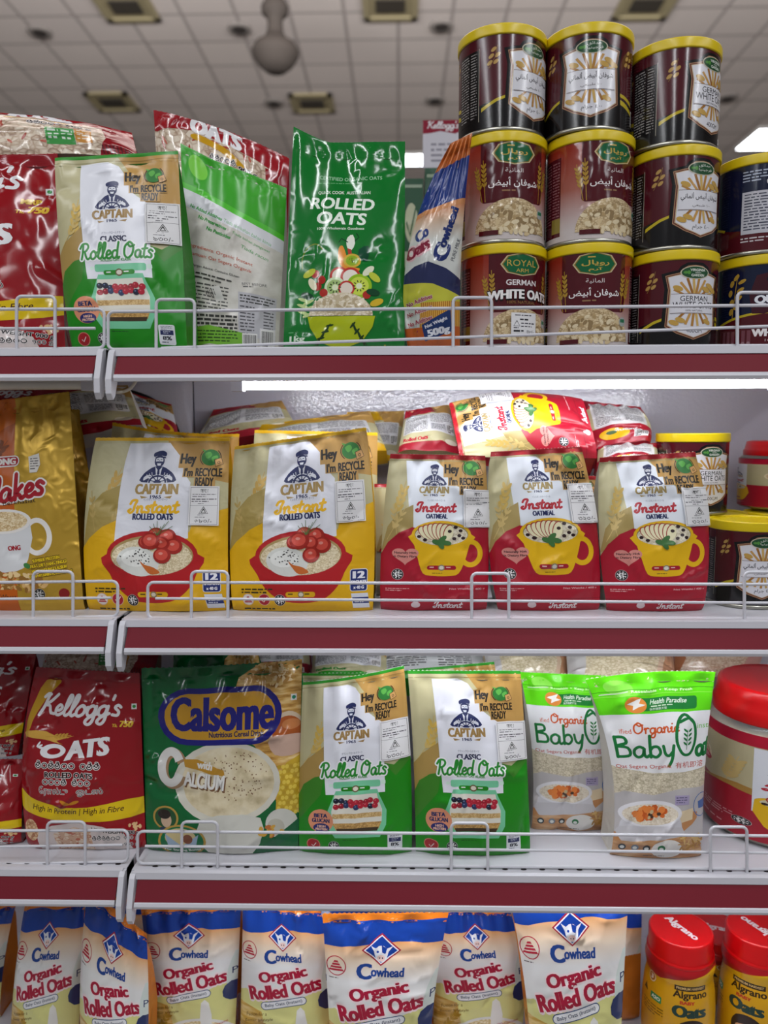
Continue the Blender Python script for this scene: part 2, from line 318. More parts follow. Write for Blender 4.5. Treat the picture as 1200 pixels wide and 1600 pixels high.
# ------------------------------------------------------------------ mesh helpers
FLIPT = False
class MB:
    """collects geometry (with normals, uv, materials) and links it as ONE mesh object"""
    def __init__(s): s.V = []; s.Nn = []; s.UV = []; s.F = []; s.k = []; s.n = 0; s.m = []
    def slot(s, m):
        if m not in s.m: s.m.append(m)
        return s.m.index(m)
    def tris(s, V, T, m, Nn=None, UV=None):
        V = np.asarray(V, float).reshape(-1, 3); T = np.asarray(T, int)
        s.V.append(V); s.F.append(T + s.n); s.n += len(V)
        s.Nn.append(np.zeros_like(V) if Nn is None else Nn); s.UV.append(np.zeros((len(V), 2)) if UV is None else UV)
        s.k.append(np.full(len(T), s.slot(m)) if not isinstance(m, np.ndarray) else m)
    def grid(s, G, m, UV=None, Nn=None, flip=False):
        a, b = G.shape[:2]; i = np.arange(a*b).reshape(a, b)
        q = np.stack([i[:-1, :-1], i[:-1, 1:], i[1:, 1:], i[1:, :-1]], 2).reshape(-1, 4)
        if flip: q = q[:, ::-1]
        T = np.concatenate([q[:, [0, 1, 2]], q[:, [0, 2, 3]]])
        if Nn is None:
            du = np.gradient(G, axis=1); dv = np.gradient(G, axis=0); Nn = np.cross(du, dv); Nn /= np.maximum(np.linalg.norm(Nn, axis=2), 1e-12)[:, :, None]
            if flip: Nn = -Nn
        s.tris(G.reshape(-1, 3), T, m, Nn.reshape(-1, 3), None if UV is None else UV.reshape(-1, 2))
    def box(s, x0, y0, z0, x1, y1, z1, m):
        V = np.array([(x, y, z) for x in (x0, x1) for y in (y0, y1) for z in (z0, z1)], float)
        for f in ((0, 1, 3, 2), (4, 6, 7, 5), (0, 4, 5, 1), (2, 3, 7, 6), (0, 2, 6, 4), (1, 5, 7, 3)):
            s.tris(V[list(f)], [(0, 1, 2), (0, 2, 3)], m)
    def prism(s, prof, x0, x1, m):
        """closed profile in (y, z), swept along x"""
        p = np.array(prof, float); n = len(p)
        for i in range(n):
            a, b = p[i], p[(i+1) % n]
            s.tris([(x0, *a), (x1, *a), (x1, *b), (x0, *b)], [(0, 1, 2), (0, 2, 3)], m)
        T = tessellate_polygon([[Vector((a, b, 0)) for a, b in p]])
        s.tris([(x0, *a) for a in p], T, m); s.tris([(x1, *a) for a in p], [t[::-1] for t in T], m)
    def tube(s, pts, r, m, n=10, closed=False):
        p = np.array(pts, float); d = np.gradient(p, axis=0)
        if closed: d = np.roll(p, -1, 0) - np.roll(p, 1, 0)
        d /= np.linalg.norm(d, axis=1)[:, None]
        ref = np.array([0, 1, 0.0]) if abs(d[:, 1]).max() < .9 else np.array([0.3, 0.2, 1.0])
        a = np.cross(d, ref); a /= np.linalg.norm(a, axis=1)[:, None]; b = np.cross(d, a)
        t = np.linspace(0, 2*np.pi, n + 1); Nn = a[:, None]*np.cos(t)[None, :, None] + b[:, None]*np.sin(t)[None, :, None]
        G = p[:, None] + Nn*r
        if closed: G = np.concatenate([G, G[:1]]); Nn = np.concatenate([Nn, Nn[:1]])
        s.grid(G, m, Nn=Nn, flip=FLIPT)
        if not closed:
            for e, f in ((0, 1), (-1, -1)):
                V = np.vstack([p[e], G[e]]); T = [(0, i+1, i+2) if f < 0 else (0, i+2, i+1) for i in range(n)]
                s.tris(V, T, m, np.repeat((-d[e]*f)[None], len(V), 0))
    def lathe(s, prof, m, n=56, c=(0, 0, 0), a0=0, a1=360, cap=False):
        pr = np.array(prof, float); t = np.radians(np.linspace(a0, a1, n + 1))
        G = np.stack([pr[:, None, 0]*np.sin(t)[None], -pr[:, None, 0]*np.cos(t)[None], np.repeat(pr[:, 1:2], n+1, 1)], 2) + np.array(c)
        tp = np.gradient(pr, axis=0); nr = np.c_[tp[:, 1], -tp[:, 0]]; nr /= np.maximum(np.linalg.norm(nr, axis=1), 1e-9)[:, None]
        Nn = np.stack([nr[:, None, 0]*np.sin(t)[None], -nr[:, None, 0]*np.cos(t)[None], np.repeat(nr[:, 1:2], n+1, 1)], 2)
        s.grid(G, m, Nn=Nn)
    def build(s, name, parent=None, flat=False, loc=None):
        me = bpy.data.meshes.new(name); V = np.vstack(s.V); F = np.vstack(s.F); K = np.concatenate(s.k); Nn = np.vstack(s.Nn); UV = np.vstack(s.UV)
        me.vertices.add(len(V)); me.vertices.foreach_set('co', V.ravel()); me.loops.add(F.size); me.loops.foreach_set('vertex_index', F.ravel().astype(np.int32))
        me.polygons.add(len(F)); me.polygons.foreach_set('loop_start', np.arange(0, F.size, 3, dtype=np.int32)); me.polygons.foreach_set('loop_total', np.full(len(F), 3, np.int32))
        for m in s.m: me.materials.append(m)
        me.polygons.foreach_set('material_index', K.astype(np.int32))
        me.update(calc_edges=True)
        uv = me.uv_layers.new(name='art'); uv.data.foreach_set('uv', UV[F.ravel()].ravel())
        hasn = np.linalg.norm(Nn, axis=1) > .5
        if hasn.any() and not flat:
            me.polygons.foreach_set('use_smooth', np.ones(len(F), bool))
            fn = np.cross(V[F[:, 1]]-V[F[:, 0]], V[F[:, 2]]-V[F[:, 0]]); fn /= np.maximum(np.linalg.norm(fn, axis=1), 1e-15)[:, None]
            for j in range(3): q = F[:, j]; z = ~hasn[q]; Nn[q[z]] = fn[z]
            at = me.attributes.new('custom_normal', 'FLOAT_VECTOR', 'POINT'); at.data.foreach_set('vector', Nn.astype(np.float32).ravel()); me.update()
        o = bpy.data.objects.new(name, me); COL.objects.link(o)
        if parent: o.parent = parent
        if loc is not None: o.location = loc
        return o
def tag(o, label, cat, group=None, kind=None):
    o['label'] = label; o['category'] = cat
    if group: o['group'] = group
    if kind: o['kind'] = kind
    return o
def thing(name, loc, label, cat, group=None, rz=0):
    o = bpy.data.objects.new(name, None); COL.objects.link(o); o.location = loc; o.rotation_euler = (0, 0, rz); o.empty_display_size = .02
    return tag(o, label, cat, group)
def structure(mb, name, flat=True):
    o = mb.build(name, flat=flat); o['kind'] = 'structure'; return o

EPS = .00006
def wrap(mb, art, fn, off, y0=None, y1=None, z0=0):
    """lay cut artwork on surface fn(u, v) -> (P, N)"""
    tv, K = art.tv, art.K
    if y0 is not None:
        c = tv[:, :, 1].mean(1); ok = (c > y0) & (c <= y1); tv, K = tv[ok], K[ok]
    if not len(tv): return
    f = tv.reshape(-1, 4); Pp, Nn = fn(f[:, 0]/art.W, 1 - f[:, 1]/art.H)
    V = Pp + Nn*(off + (f[:, 2:3] + z0)*EPS)
    sl = np.array([mb.slot(mat(*k)) for k in art.mats]); mb.tris(V, np.arange(len(V)).reshape(-1, 3), sl[K], Nn, f[:, :2]/100)

def facet_ring(u, th0, span, n=72):
    """sine and cosine round a faceted cylinder, so that print lies flat on each facet"""
    i = np.clip(np.floor(u*n), 0, n-1); f = u*n - i; ta = np.radians(i*span/n) + th0; tb = np.radians((i+1)*span/n) + th0
    return np.sin(ta)*(1-f) + np.sin(tb)*f, np.cos(ta)*(1-f) + np.cos(tb)*f, ta*(1-f) + tb*f
# ------------------------------------------------------------------ a bag
def bag(label, art, quad, yb, yt=None, deck=None, T=.06, bulge=.020, wr=.0036, seed=0, ml=0, mr=0, tm=0, tmy=0, side='#dcd9d2', back=None, fin=None,
        cat='bag', name='oat_bag', group=None, sticker=None, fold=0, gus=1., mode='stand', low=1e9, sealcol=None, tip=0., bm=0):
    fin = fin or art.fin; seal = art.seal; rs = np.random.RandomState(seed + 11)
    if yt is None and not isinstance(yb, tuple): yt = yb + T*.45
    yy = (yb, yb, yt, yt) if not isinstance(yb, tuple) else yb
    C = [P(q[0], q[1], y) for q, y in zip(quad, yy)]
    if deck is not None:
        for i in (0, 1): C[i] = np.array([C[i][0], C[i][1], deck + .0006])
    BL, BR, TR, TL = C; px = np.linalg.norm((P(600, 800, np.mean(yy)) - P(610, 800, np.mean(yy))))/10
    ex = (BR + TR - BL - TL); ex /= np.linalg.norm(ex); ez = (TL + TR - BL - BR); ez /= np.linalg.norm(ez)
    n = np.cross(ex, ez); n /= np.linalg.norm(n)
    org = (BL + BR)/2 - n*T*.5 if mode == 'stand' else (BL+BR+TL+TR)/4 - n*T
    if deck is not None: org[2] = deck
    vseal = 1 - seal; H = np.linalg.norm((TL+TR-BL-BR)/2)
    K = 15; cu, cv = rs.rand(K), rs.rand(K)*vseal; ca = rs.rand(K)*np.pi; cl = .06 + .16*rs.rand(K); cw = .024 + .036*rs.rand(K); cs = rs.choice([-1, 1, 1], K)*(.4 + .6*rs.rand(K))
    ph = rs.rand(8)*6.28; nf = rs.randint(3, 6)
    def mid(u, v):
        e = 4*v*(1-v); L = BL + (TL-BL)*v[:, None]; R = BR + (TR-BR)*v[:, None]
        L = L - ex*(ml*px*e)[:, None]; R = R + ex*(mr*px*e)[:, None]
        S = L + (R-L)*u[:, None] + ez*((tm*px)*4*u*(1-u)*v**5)[:, None] - ez*((bm*px)*4*u*(1-u)*(1-v)**5)[:, None]
        S = S - n*(tmy*np.clip(v-.75, 0, 1)**1.5)[:, None]
        if tip: S = S + ez*(tip*px*np.clip(-u*3+1, 0, 1)**1.2*np.clip((v-.6)/.4, 0, 1)**2)[:, None]
        return S
    def sv(v): return np.clip((vseal - v)/(vseal*.55), 0, 1)**.75
    def bump(v):
        q = np.clip(v/vseal, 0, 1); return np.sin(np.pi*np.clip(q*.86+.14, 0, 1))**.8
    def wrk(u, v):
        q = np.clip(v/vseal, 0, 1); d = wr*.9*np.exp(-np.clip(vseal-v, 0, 9)/.13)*np.sin(2*np.pi*nf*u + ph[0] + 2*np.sin(3*u+ph[1]))
        d = d + wr*.55*np.sin(5*u+ph[2]+3*v)*np.sin(6*v+ph[3]+2*u) + wr*.35*np.sin(13*u+ph[4]-7*v)*np.sin(10*v+ph[5])
        for k in range(K):
            du, dv = u-cu[k], (v-cv[k])*1.5; a = du*np.cos(ca[k]) + dv*np.sin(ca[k]); b = -du*np.sin(ca[k]) + dv*np.cos(ca[k])
            d = d + cs[k]*wr*1.1*np.exp(-(np.sqrt(b*b + (.3*cw[k])**2) - .3*cw[k])/(.62*cw[k]))*np.exp(-(a/cl[k])**2)
        env = np.clip(np.minimum(u, 1-u)/.05, 0, 1)*.85+.15
        return d*env*np.clip((1.0-v)/.05, .15, 1)
    def front(u, v):
        pr = np.clip(1 - np.abs(2*u-1)**2.4, 0, 1)**.72
        kk = np.clip((v-vseal)/seal, 0, 1)*12; rid = .00032*np.abs((kk + 1) % 2 - 1)
        tuck = 0 if mode == 'lie' else .006*np.clip(1 - v/.06, 0, 1)**2
        return flo(mid(u, v) + n*(bulge*pr*bump(v) + wrk(u, v) + rid - tuck)[:, None])
    def flo(p):
        if deck is not None: p[:, 2] = np.maximum(p[:, 2], deck + .0006)
        return p
    def surf(u, v):
        e = .004; p = front(u, v); a = front(u+e, v) - front(u-e, v); b = front(u, v+e) - front(u, v-e)
        N = np.cross(a, b); N /= np.maximum(np.linalg.norm(N, axis=1), 1e-12)[:, None]
        return p - org, N
    ug, vg = np.meshgrid(np.linspace(0, 1, NU+1), np.linspace(0, 1, NV+1)*vseal); Gp, Gn = surf(ug.ravel(), vg.ravel()); GG = np.concatenate([Gp, Gn], 1).reshape(NV+1, NU+1, 6)
    def facet(u, v):
        a = np.clip(u*NU, 0, NU); b = np.clip(v/vseal*NV, 0, NV); i = np.minimum(a.astype(int), NU-1); j = np.minimum(b.astype(int), NV-1); a = (a-i)[:, None]; b = (b-j)[:, None]
        A, B_, C_, D_ = GG[j, i], GG[j, i+1], GG[j+1, i+1], GG[j+1, i]
        q = np.where(a >= b, A + a*(B_-A) + b*(C_-B_), A + b*(D_-A) + a*(C_-D_)); return q[:, :3], q[:, 3:]/np.maximum(np.linalg.norm(q[:, 3:], axis=1), 1e-9)[:, None]
    def backf(u, v):
        pr = np.clip(1 - np.abs(2*u-1)**2.4, 0, 1)**.72
        return flo(mid(u, v) - n*(.0012 + T*gus*sv(v) + bulge*.35*pr*bump(v))[:, None])
    root = thing(name, org, label, cat, group)
    um, vm = np.meshgrid(np.linspace(0, 1, NU+1), np.linspace(0, 1, NV+1)*vseal)
    Fg = front(um.ravel(), vm.ravel()).reshape(NV+1, NU+1, 3) - org; Bg = backf(um.ravel(), vm.ravel()).reshape(NV+1, NU+1, 3) - org
    sm = mat(side, fin); bm_ = mat(back or side, fin); mb = MB()
    Fg = Fg - n*np.clip(np.minimum(um, 1-um)*30, 0, 1).reshape(NV+1, NU+1, 1)*.0011; mb.grid(Fg, sm); mb.grid(Bg, bm_, flip=True)
    wv = np.linspace(0, 1, 9)
    for e, sg in ((0, -1), (-1, 1)):
        a, b = Fg[:, e], Bg[:, e]; vq = np.linspace(0, 1, NV+1)
        G = a[:, None] + (b-a)[:, None]*wv[None, :, None] + ex*(sg*np.sin(np.pi*wv)[None, :]*(T*gus*(-.04 - .45*np.clip(vq-.3, 0, 1)*sv(vq*vseal)))[:, None])[:, :, None]
        uvs = np.stack(np.broadcast_arrays(wv[None, :]*T*gus*10, vq[:, None]*H*10), 2)
        mb.grid(G, sm, flip=(sg < 0), UV=uvs)
    bot = np.concatenate([Fg[0], Bg[0][::-1]]); c = bot.mean(0); V = np.vstack([c, bot]); m_ = len(bot)
    mb.tris(V, [(0, 1+(i+1) % m_, 1+i) for i in range(m_)], sm)
    ys = art.H*seal
    wrap(mb, art, facet, 0, ys, low*art.H)
    mb.build('pouch_body', root)
    sb = MB(); us, vv = np.meshgrid(np.linspace(0, 1, 2*NU+1), np.linspace(vseal, 1, 13))
    vv[-1] += .0035*np.where(np.arange(2*NU+1) % 2, 1, -1)
    Sf = front(us.ravel(), vv.ravel()).reshape(us.shape + (3,)) - org; Sb = Sf - n*.0012
    Sf2 = Sf; Sf = Sf - n*.0007; Sb = Sb - n*.0007
    q = mat(sealcol, fin) if sealcol else sm
    sb.grid(Sf, q); sb.grid(Sb, q, flip=True)
    for e in (0, -1): sb.grid(np.stack([Sf[:, e], Sb[:, e]], 1), q)
    sb.grid(np.stack([Sf[-1], Sb[-1]], 0), q)
    wrap(sb, art, surf, .0001, 0, ys)
    sb.build('top_seal', root)
    if sticker:
        st, x, y, sw, sh = sticker; k = MB()
        def ss(u, v): return facet((x + u*sw)/art.W, 1 - (y + (1-v)*sh)/art.H)
        wrap(k, st, ss, .0011, z0=art.nl); so = k.build('price_sticker', root); so['label'] = 'white paper price sticker'
    return root
# ------------------------------------------------------------------ printed designs
NAVY, WHITE = '#1f2858', '#e9e9ec'
def ar(*words):   # Arabic words given letter by letter in reading order, laid out right to left
    return ' '.join(w[::-1] for w in words[::-1])
A_OATS = '\uFEB7\uFEEE\uFED3\uFE8E\uFEE5'; A_WHITE = '\uFE83\uFE91\uFEF4\uFEBE'; A_GERM = '\uFE83\uFEDF\uFEE4\uFE8E\uFEE7\uFEF2'; A_GERF = '\uFE8D\uFEDF\uFEE4\uFE8E\uFEE7\uFEF4\uFE94'
A_GRAM = '\uFE9F\uFEAE\uFE8D\uFEE1'; A_NAT = '\uFEC3\uFE92\uFEF4\uFECC\uFEF2'; A_ROYAL = '\uFEAD\uFEED\uFEF3\uFE8E\uFEDD'; A_ARM = '\uFE81\uFEAD\uFEE1'
A_GARD = '\uFEA3\uFEAA\uFE8D\uFE8B\uFED6'; A_VIRG = '\uFED3\uFEAE\uFE9F\uFEF4\uFEE8\uFEF4\uFE8E'

def price_sticker(price):
    a = Art(46, 62, 'paper'); a.rect(0, 0, 46, 62, '#dcdbdc'); g = '#5c5a5e'
    for r in ((2, 2, 42, .5), (2, 30, 42, .5), (2, 60, 42, .5)): a.rect(*r, g)
    a.rect(2, 2, .5, 58, g); a.rect(43.5, 2, .5, 58, g)
    a.text('\u0986\u0997\u09CB', 23, 7.5, 12, '#333333', h=6); a.bars(5, 12.5, 36, 2, 3.2, '#7a787c', seed=4); a.bars(4, 20, 38, 2, 3.4, '#4f4d52', seed=5); a.bars(14, 27, 16, 1, 2.6, '#77757a')
    a.line([(23, 32.5), (16, 43.5), (30, 43.5), (23, 32.5)], 1.0, '#333333'); a.line([(23, 36), (19.5, 42), (26.5, 42), (23, 36)], 1.6, '#333333'); a.bars(14, 45, 18, 1, 2.4, '#77757a'); a.bars(10, 48.5, 26, 1, 2.6, '#77757a', seed=8)
    a.text(price, 23, 55, 26, '#222226', h=6.5)
    return a.done(8, 10)
ST = {k: price_sticker(v) for k, v in (('g', '\u09EF\u09E9\u09E6/-'), ('y', '\u09EC\u09EE\u09E6/-'), ('r', '\u09E9\u09E8\u09E6/-'))}

def wheat(a, x, y, ln, rot, col, stalk=True, n=5, w=4.2):
    c, d = math.cos(math.radians(rot)), math.sin(math.radians(rot))
    def q(p, r): return (x + p*c - r*d, y + p*d + r*c)
    if stalk: a.line([q(0, 0), q(ln, 0)], .9, col, caps=False)
    for i in range(n):
        for s in (-1, 1): a.ell(*q(ln*(.42 + .55*i/n), s*w*.62), w*1.25, w*.45, col, rot=rot + s*24, n=12)
def captain(a, cx, top, w):
    """sailor with folded arms over a ship's wheel, one ink"""
    k = w/46; N = NAVY
    def X(x, y): return (cx + x*k, top + y*k)
    a.poly([X(-23, 43), X(-22, 33), X(-15, 26), X(-6, 21), X(6, 21), X(15, 26), X(22, 33), X(23, 43)], N, 3)
    a.poly([X(-5, 21), X(0, 27), X(5, 21), X(3, 33), X(-3, 33)], '#d8dae2'); a.poly([X(-1.2, 23), X(1.2, 23), X(1.8, 32), X(-1.8, 32)], N)
    for s in (-1, 1):
        for j in range(3): a.line([X(s*(9+j*3.5), 29+j*1.5), X(s*(8+j*3.5), 35+j*1.2)], .9*k, '#d8dae2', caps=False)
        a.poly([X(s*20, 36), X(s*13, 32.5), X(s*5, 34.5), X(s*6, 38), X(s*14, 37.5), X(s*20, 41)], '#d8dae2', 2); a.line([X(s*13, 34.5), X(s*7, 36)], .7*k, N, caps=False)
    a.ell(*X(0, 13), 7*k, 8.5*k, N); a.ell(*X(0, 12), 5.2*k, 6*k, '#dddfe6'); a.poly([X(-6, 14), X(6, 14), X(4, 20), X(0, 22), X(-4, 20)], N, 3); a.poly([X(-3, 16.2), X(3, 16.2), X(2, 19.5), X(-2, 19.5)], '#dddfe6')
    a.rect(*X(-3.6, 10.2), 2.4*k, 1.1*k, N); a.rect(*X(1.2, 10.2), 2.4*k, 1.1*k, N); a.rect(*X(-.5, 11), 1*k, 3*k, '#8d93ab')
    a.poly([X(-8, 7), X(-9, 2), X(-3, -1), X(4, -2), X(9, 1), X(8, 6), X(0, 4.6)], N, 3); a.poly([X(-7, 7.6), X(0, 5.6), X(8, 7), X(8.6, 9), X(0, 7.8), X(-6, 9.2)], N)
    a.ell(*X(0, 44), 14*k, 12*k, '#dfe1e8', a0=180, a1=360); a.ring(*X(0, 44), 13*k, 11*k, 2.6*k, N, a0=180, a1=360)
    for t in (200, 235, 270, 305, 340):
        p = math.radians(t); a.line([X(5*math.cos(p), 44+5*math.sin(p)), X(15.5*math.cos(p), 44+13*math.sin(p))], 1.4*k, N)
    a.ell(*X(0, 44), 5*k, 4.5*k, N, a0=180, a1=360)
def recycle(a, x, y, w, kraft='#c39a58'):
    """'Hey I'm recycle ready' block; x, y its top left, w its width"""
    k = w/58; D = '#1f1a16'
    a.rect(x-2*k, y+6*k, 28*k, 22*k, kraft); a.rect(x+5*k, y+27*k, 55*k, 14*k, kraft); a.rect(x+22*k, y+40*k, 28*k, 15*k, kraft)
    a.text('Hey', x+11*k, y+17*k, 22*k, D, h=19*k, bold=.045)
    a.ell(x+42*k, y+13*k, 13*k, 11.5*k, '#2f7a35'); a.poly([(x+34*k, y+8*k), (x+41*k, y+5*k), (x+44*k, y+10*k), (x+38*k, y+15*k)], '#5fae4c', 3); a.poly([(x+44*k, y+13*k), (x+51*k, y+10*k), (x+52*k, y+16*k), (x+46*k, y+19*k)], '#5fae4c', 3)
    a.ring(x+42*k, y+13*k, 15*k, 13.5*k, 1.1*k, D, a0=-50, a1=60); a.ring(x+42*k, y+13*k, 15*k, 13.5*k, 1.1*k, D, a0=130, a1=230); a.poly([(x+29*k, y+1*k), (x+35*k, y+3*k), (x+33*k, y+6*k)], '#5fae4c')
    a.poly([(x+48*k, y+16*k), (x+57*k, y+13*k), (x+60*k, y+22*k), (x+50*k, y+26*k)], '#cf9f62'); a.line([(x+48*k, y+16*k), (x+57*k, y+13*k), (x+60*k, y+22*k), (x+50*k, y+26*k), (x+48*k, y+16*k)], .8*k, D); a.ring(x+54*k, y+20*k, 2*k, 2*k, .7*k, D, n=12)
    a.text("I'm", x+13*k, y+34*k, 12*k, D, h=12*k, bold=.04); a.text('RECYCLE', x+41*k, y+34*k, 36*k, D, h=12*k, bold=.045); a.text('READY', x+36*k, y+47.5*k, 24*k, D, h=12.5*k, bold=.045)
def brand(a, cx, top, w, gold='#9a7a44'):
    captain(a, cx, top, w*.76); a.text('CAPTAIN', cx, top + w*.875, w, gold, h=w*.25, bold=.05); a.text('1965', cx, top + w*1.06, w*.26, NAVY, h=w*.085, bold=.03)
    for s in (-1, 1): a.poly([(cx+s*w*.18, top+w*1.07), (cx+s*w*.38, top+w*1.03), (cx+s*w*.34, top+w*1.1)], gold)
def halal(a, x, y, r):
    a.ell(x, y, r, r, '#e8e8e8'); a.ring(x, y, r*.96, r*.96, r*.2, '#222222'); a.blobs(x, y, r*.62, r*.62, 10, r*.2, ['#222222'], ar=.4)
    for t in range(0, 360, 45): p = math.radians(t); a.ell(x+r*.62*math.cos(p), y+r*.62*math.sin(p), r*.16, r*.16, '#222222', n=8)
def daily(a, x, y, w, h):
    a.rect(x, y, w, h, '#dcdee2', 2.5); a.bars(x+w*.15, y+h*.07, w*.7, 3, h*.07, '#44485c'); a.rect(x+w*.1, y+h*.28, w*.8, h*.24, NAVY); a.bars(x+w*.28, y+h*.33, w*.44, 2, h*.08, '#c7cad6')
    a.text('8%', x+w*.5, y+h*.68, w*.55, '#20242f', h=h*.2, bold=.03); a.bars(x+w*.15, y+h*.86, w*.7, 1, h*.1, '#44485c')

BEIGE, KRAFT = '#bdb68e', '#bb9250'
def d_classic():
    a = Art(178, 298, 'gloss'); G, MINT = '#188310', '#74c49a'
    a.rect(0, 0, 178, 298, BEIGE); a.poly([(88, 0), (178, 0), (178, 96), (150, 90), (128, 80), (118, 55), (108, 30)], KRAFT)
    wheat(a, 22, 150, 82, -80, '#d0ae52', n=4, w=6)
    a.poly([(0, 150), (14, 132), (40, 112), (40, 200), (0, 200)], '#a88a4c'); wheat(a, 8, 140, 62, -55, '#cbb06a', n=3)
    a.poly([(37, 13), (78, 13), (93, 20), (106, 40), (112, 62), (126, 74), (137, 82), (137, 192), (43, 192)], '#dfe0e8')
    a.poly([(0, 196), (8, 176), (24, 164), (42, 160), (44, 192), (137, 192), (137, 145), (152, 150), (178, 132), (178, 298), (0, 298)], G); a.poly([(0, 196), (8, 176), (26, 163), (42, 160), (36, 192), (18, 215), (0, 240)], '#3a7d22'); a.poly([(137, 145), (154, 168), (178, 146), (178, 136), (152, 150)], '#3a7d22')
    a.rect(0, 0, 178, 5, '#2a8d22'); a.rect(0, 10, 88, 1.4, '#9b9468'); a.rect(88, 10, 90, 1.4, '#9b7a3e')
    brand(a, 85, 46, 57); recycle(a, 103, 24, 56, KRAFT)
    a.text('\u30AF\u30E9\u30B7\u30C3\u30AF\u30ED\u30FC\u30EB\u30C9\u30AA\u30FC\u30C4', 86, 125, 33, '#3c4166', h=4); a.text('CLASSIC', 86, 134, 37, '#1d2146', h=9, bold=.04)
    a.script('Rolled Oats', 88, 151, 104, '#238a2c', h=24, th=.15, shear=.1, out=('#ebecee', 2.2)); a.text('ROLLED OAT KLASIK', 88, 165, 44, '#238a2c', h=4, bold=.03)
    a.rect(56, 171, 74, 11, MINT, 3); a.rect(49, 174, 6, 5, '#cfe6da', 2); a.rect(131, 172, 7, 7, '#cfe6da', 2)
    a.poly([(60, 186), (125, 186), (128, 196), (139, 222), (138, 246), (128, 266), (58, 266), (46, 246), (46, 222), (56, 196)], MINT)
    a.rect(68, 180, 46, 7, G, 3.5); a.bars(72, 182, 12, 1, 4, '#e8e8e8'); a.bars(98, 182, 13, 1, 4, '#e8e8e8'); a.ell(91, 183.5, 5.5, 5.5, '#6d5a3c'); a.ell(91, 183.5, 4, 3.4, '#d9d4c4')
    a.poly([(58, 193), (124, 193), (126, 203), (132, 220), (131, 240), (124, 254), (62, 254), (54, 240), (53, 220), (57, 203)], '#dcd8cc'); a.poly([(55, 224), (131, 224), (131, 232), (54, 232)], 'pat|flakes|#a07c44|#c7a268|#d9bd88|30'); a.poly([(54, 240), (131, 240), (126, 252), (60, 252)], 'pat|flakes|#7f5e30|#b98e50|#d0a868|30'); a.poly([(60, 249), (126, 249), (124, 255), (62, 255)], '#40301f')
    rr = random.Random(4)
    for i in range(18):
        x = 61 + (i % 9)*7.6 + rr.uniform(-1, 1); y = 204 + (i//9)*8 + rr.uniform(-2, 2); c = rr.choice(['#1c2036', '#8e1626', '#b02034', '#171827', '#27355c', '#a31a2c'])
        a.ell(x, y, 4.7, 4.5, c, n=14); a.ell(x-1.2, y-1.4, 1.3, 1, '#6a7ba0' if c < '#4' else '#d8636f', n=8)
    a.ell(36, 237, 20, 20, '#d98f6c'); a.text('BETA', 36, 228, 21, NAVY, h=7, bold=.05); a.text('GLUCAN', 36, 236.5, 28, NAVY, h=7, bold=.05); a.ell(37, 249, 13, 7.5, '#262a68'); a.text('HIGH', 37, 246.5, 13, '#e3b59c', h=4, bold=.04); a.text('PROTEIN', 37, 251.5, 19, '#e3b59c', h=4, bold=.04)
    a.ell(24, 279, 11, 10, '#c87866'); a.ell(24, 279, 9.6, 8.8, '#a3161f'); a.line([(21, 280), (23.4, 283), (28, 276.5)], 1.2, '#e0d8d4'); halal(a, 56, 280, 8.5); daily(a, 140, 260, 23, 28); a.bars(70, 269, 44, 1, 2.6, '#12401a')
    return a.done()
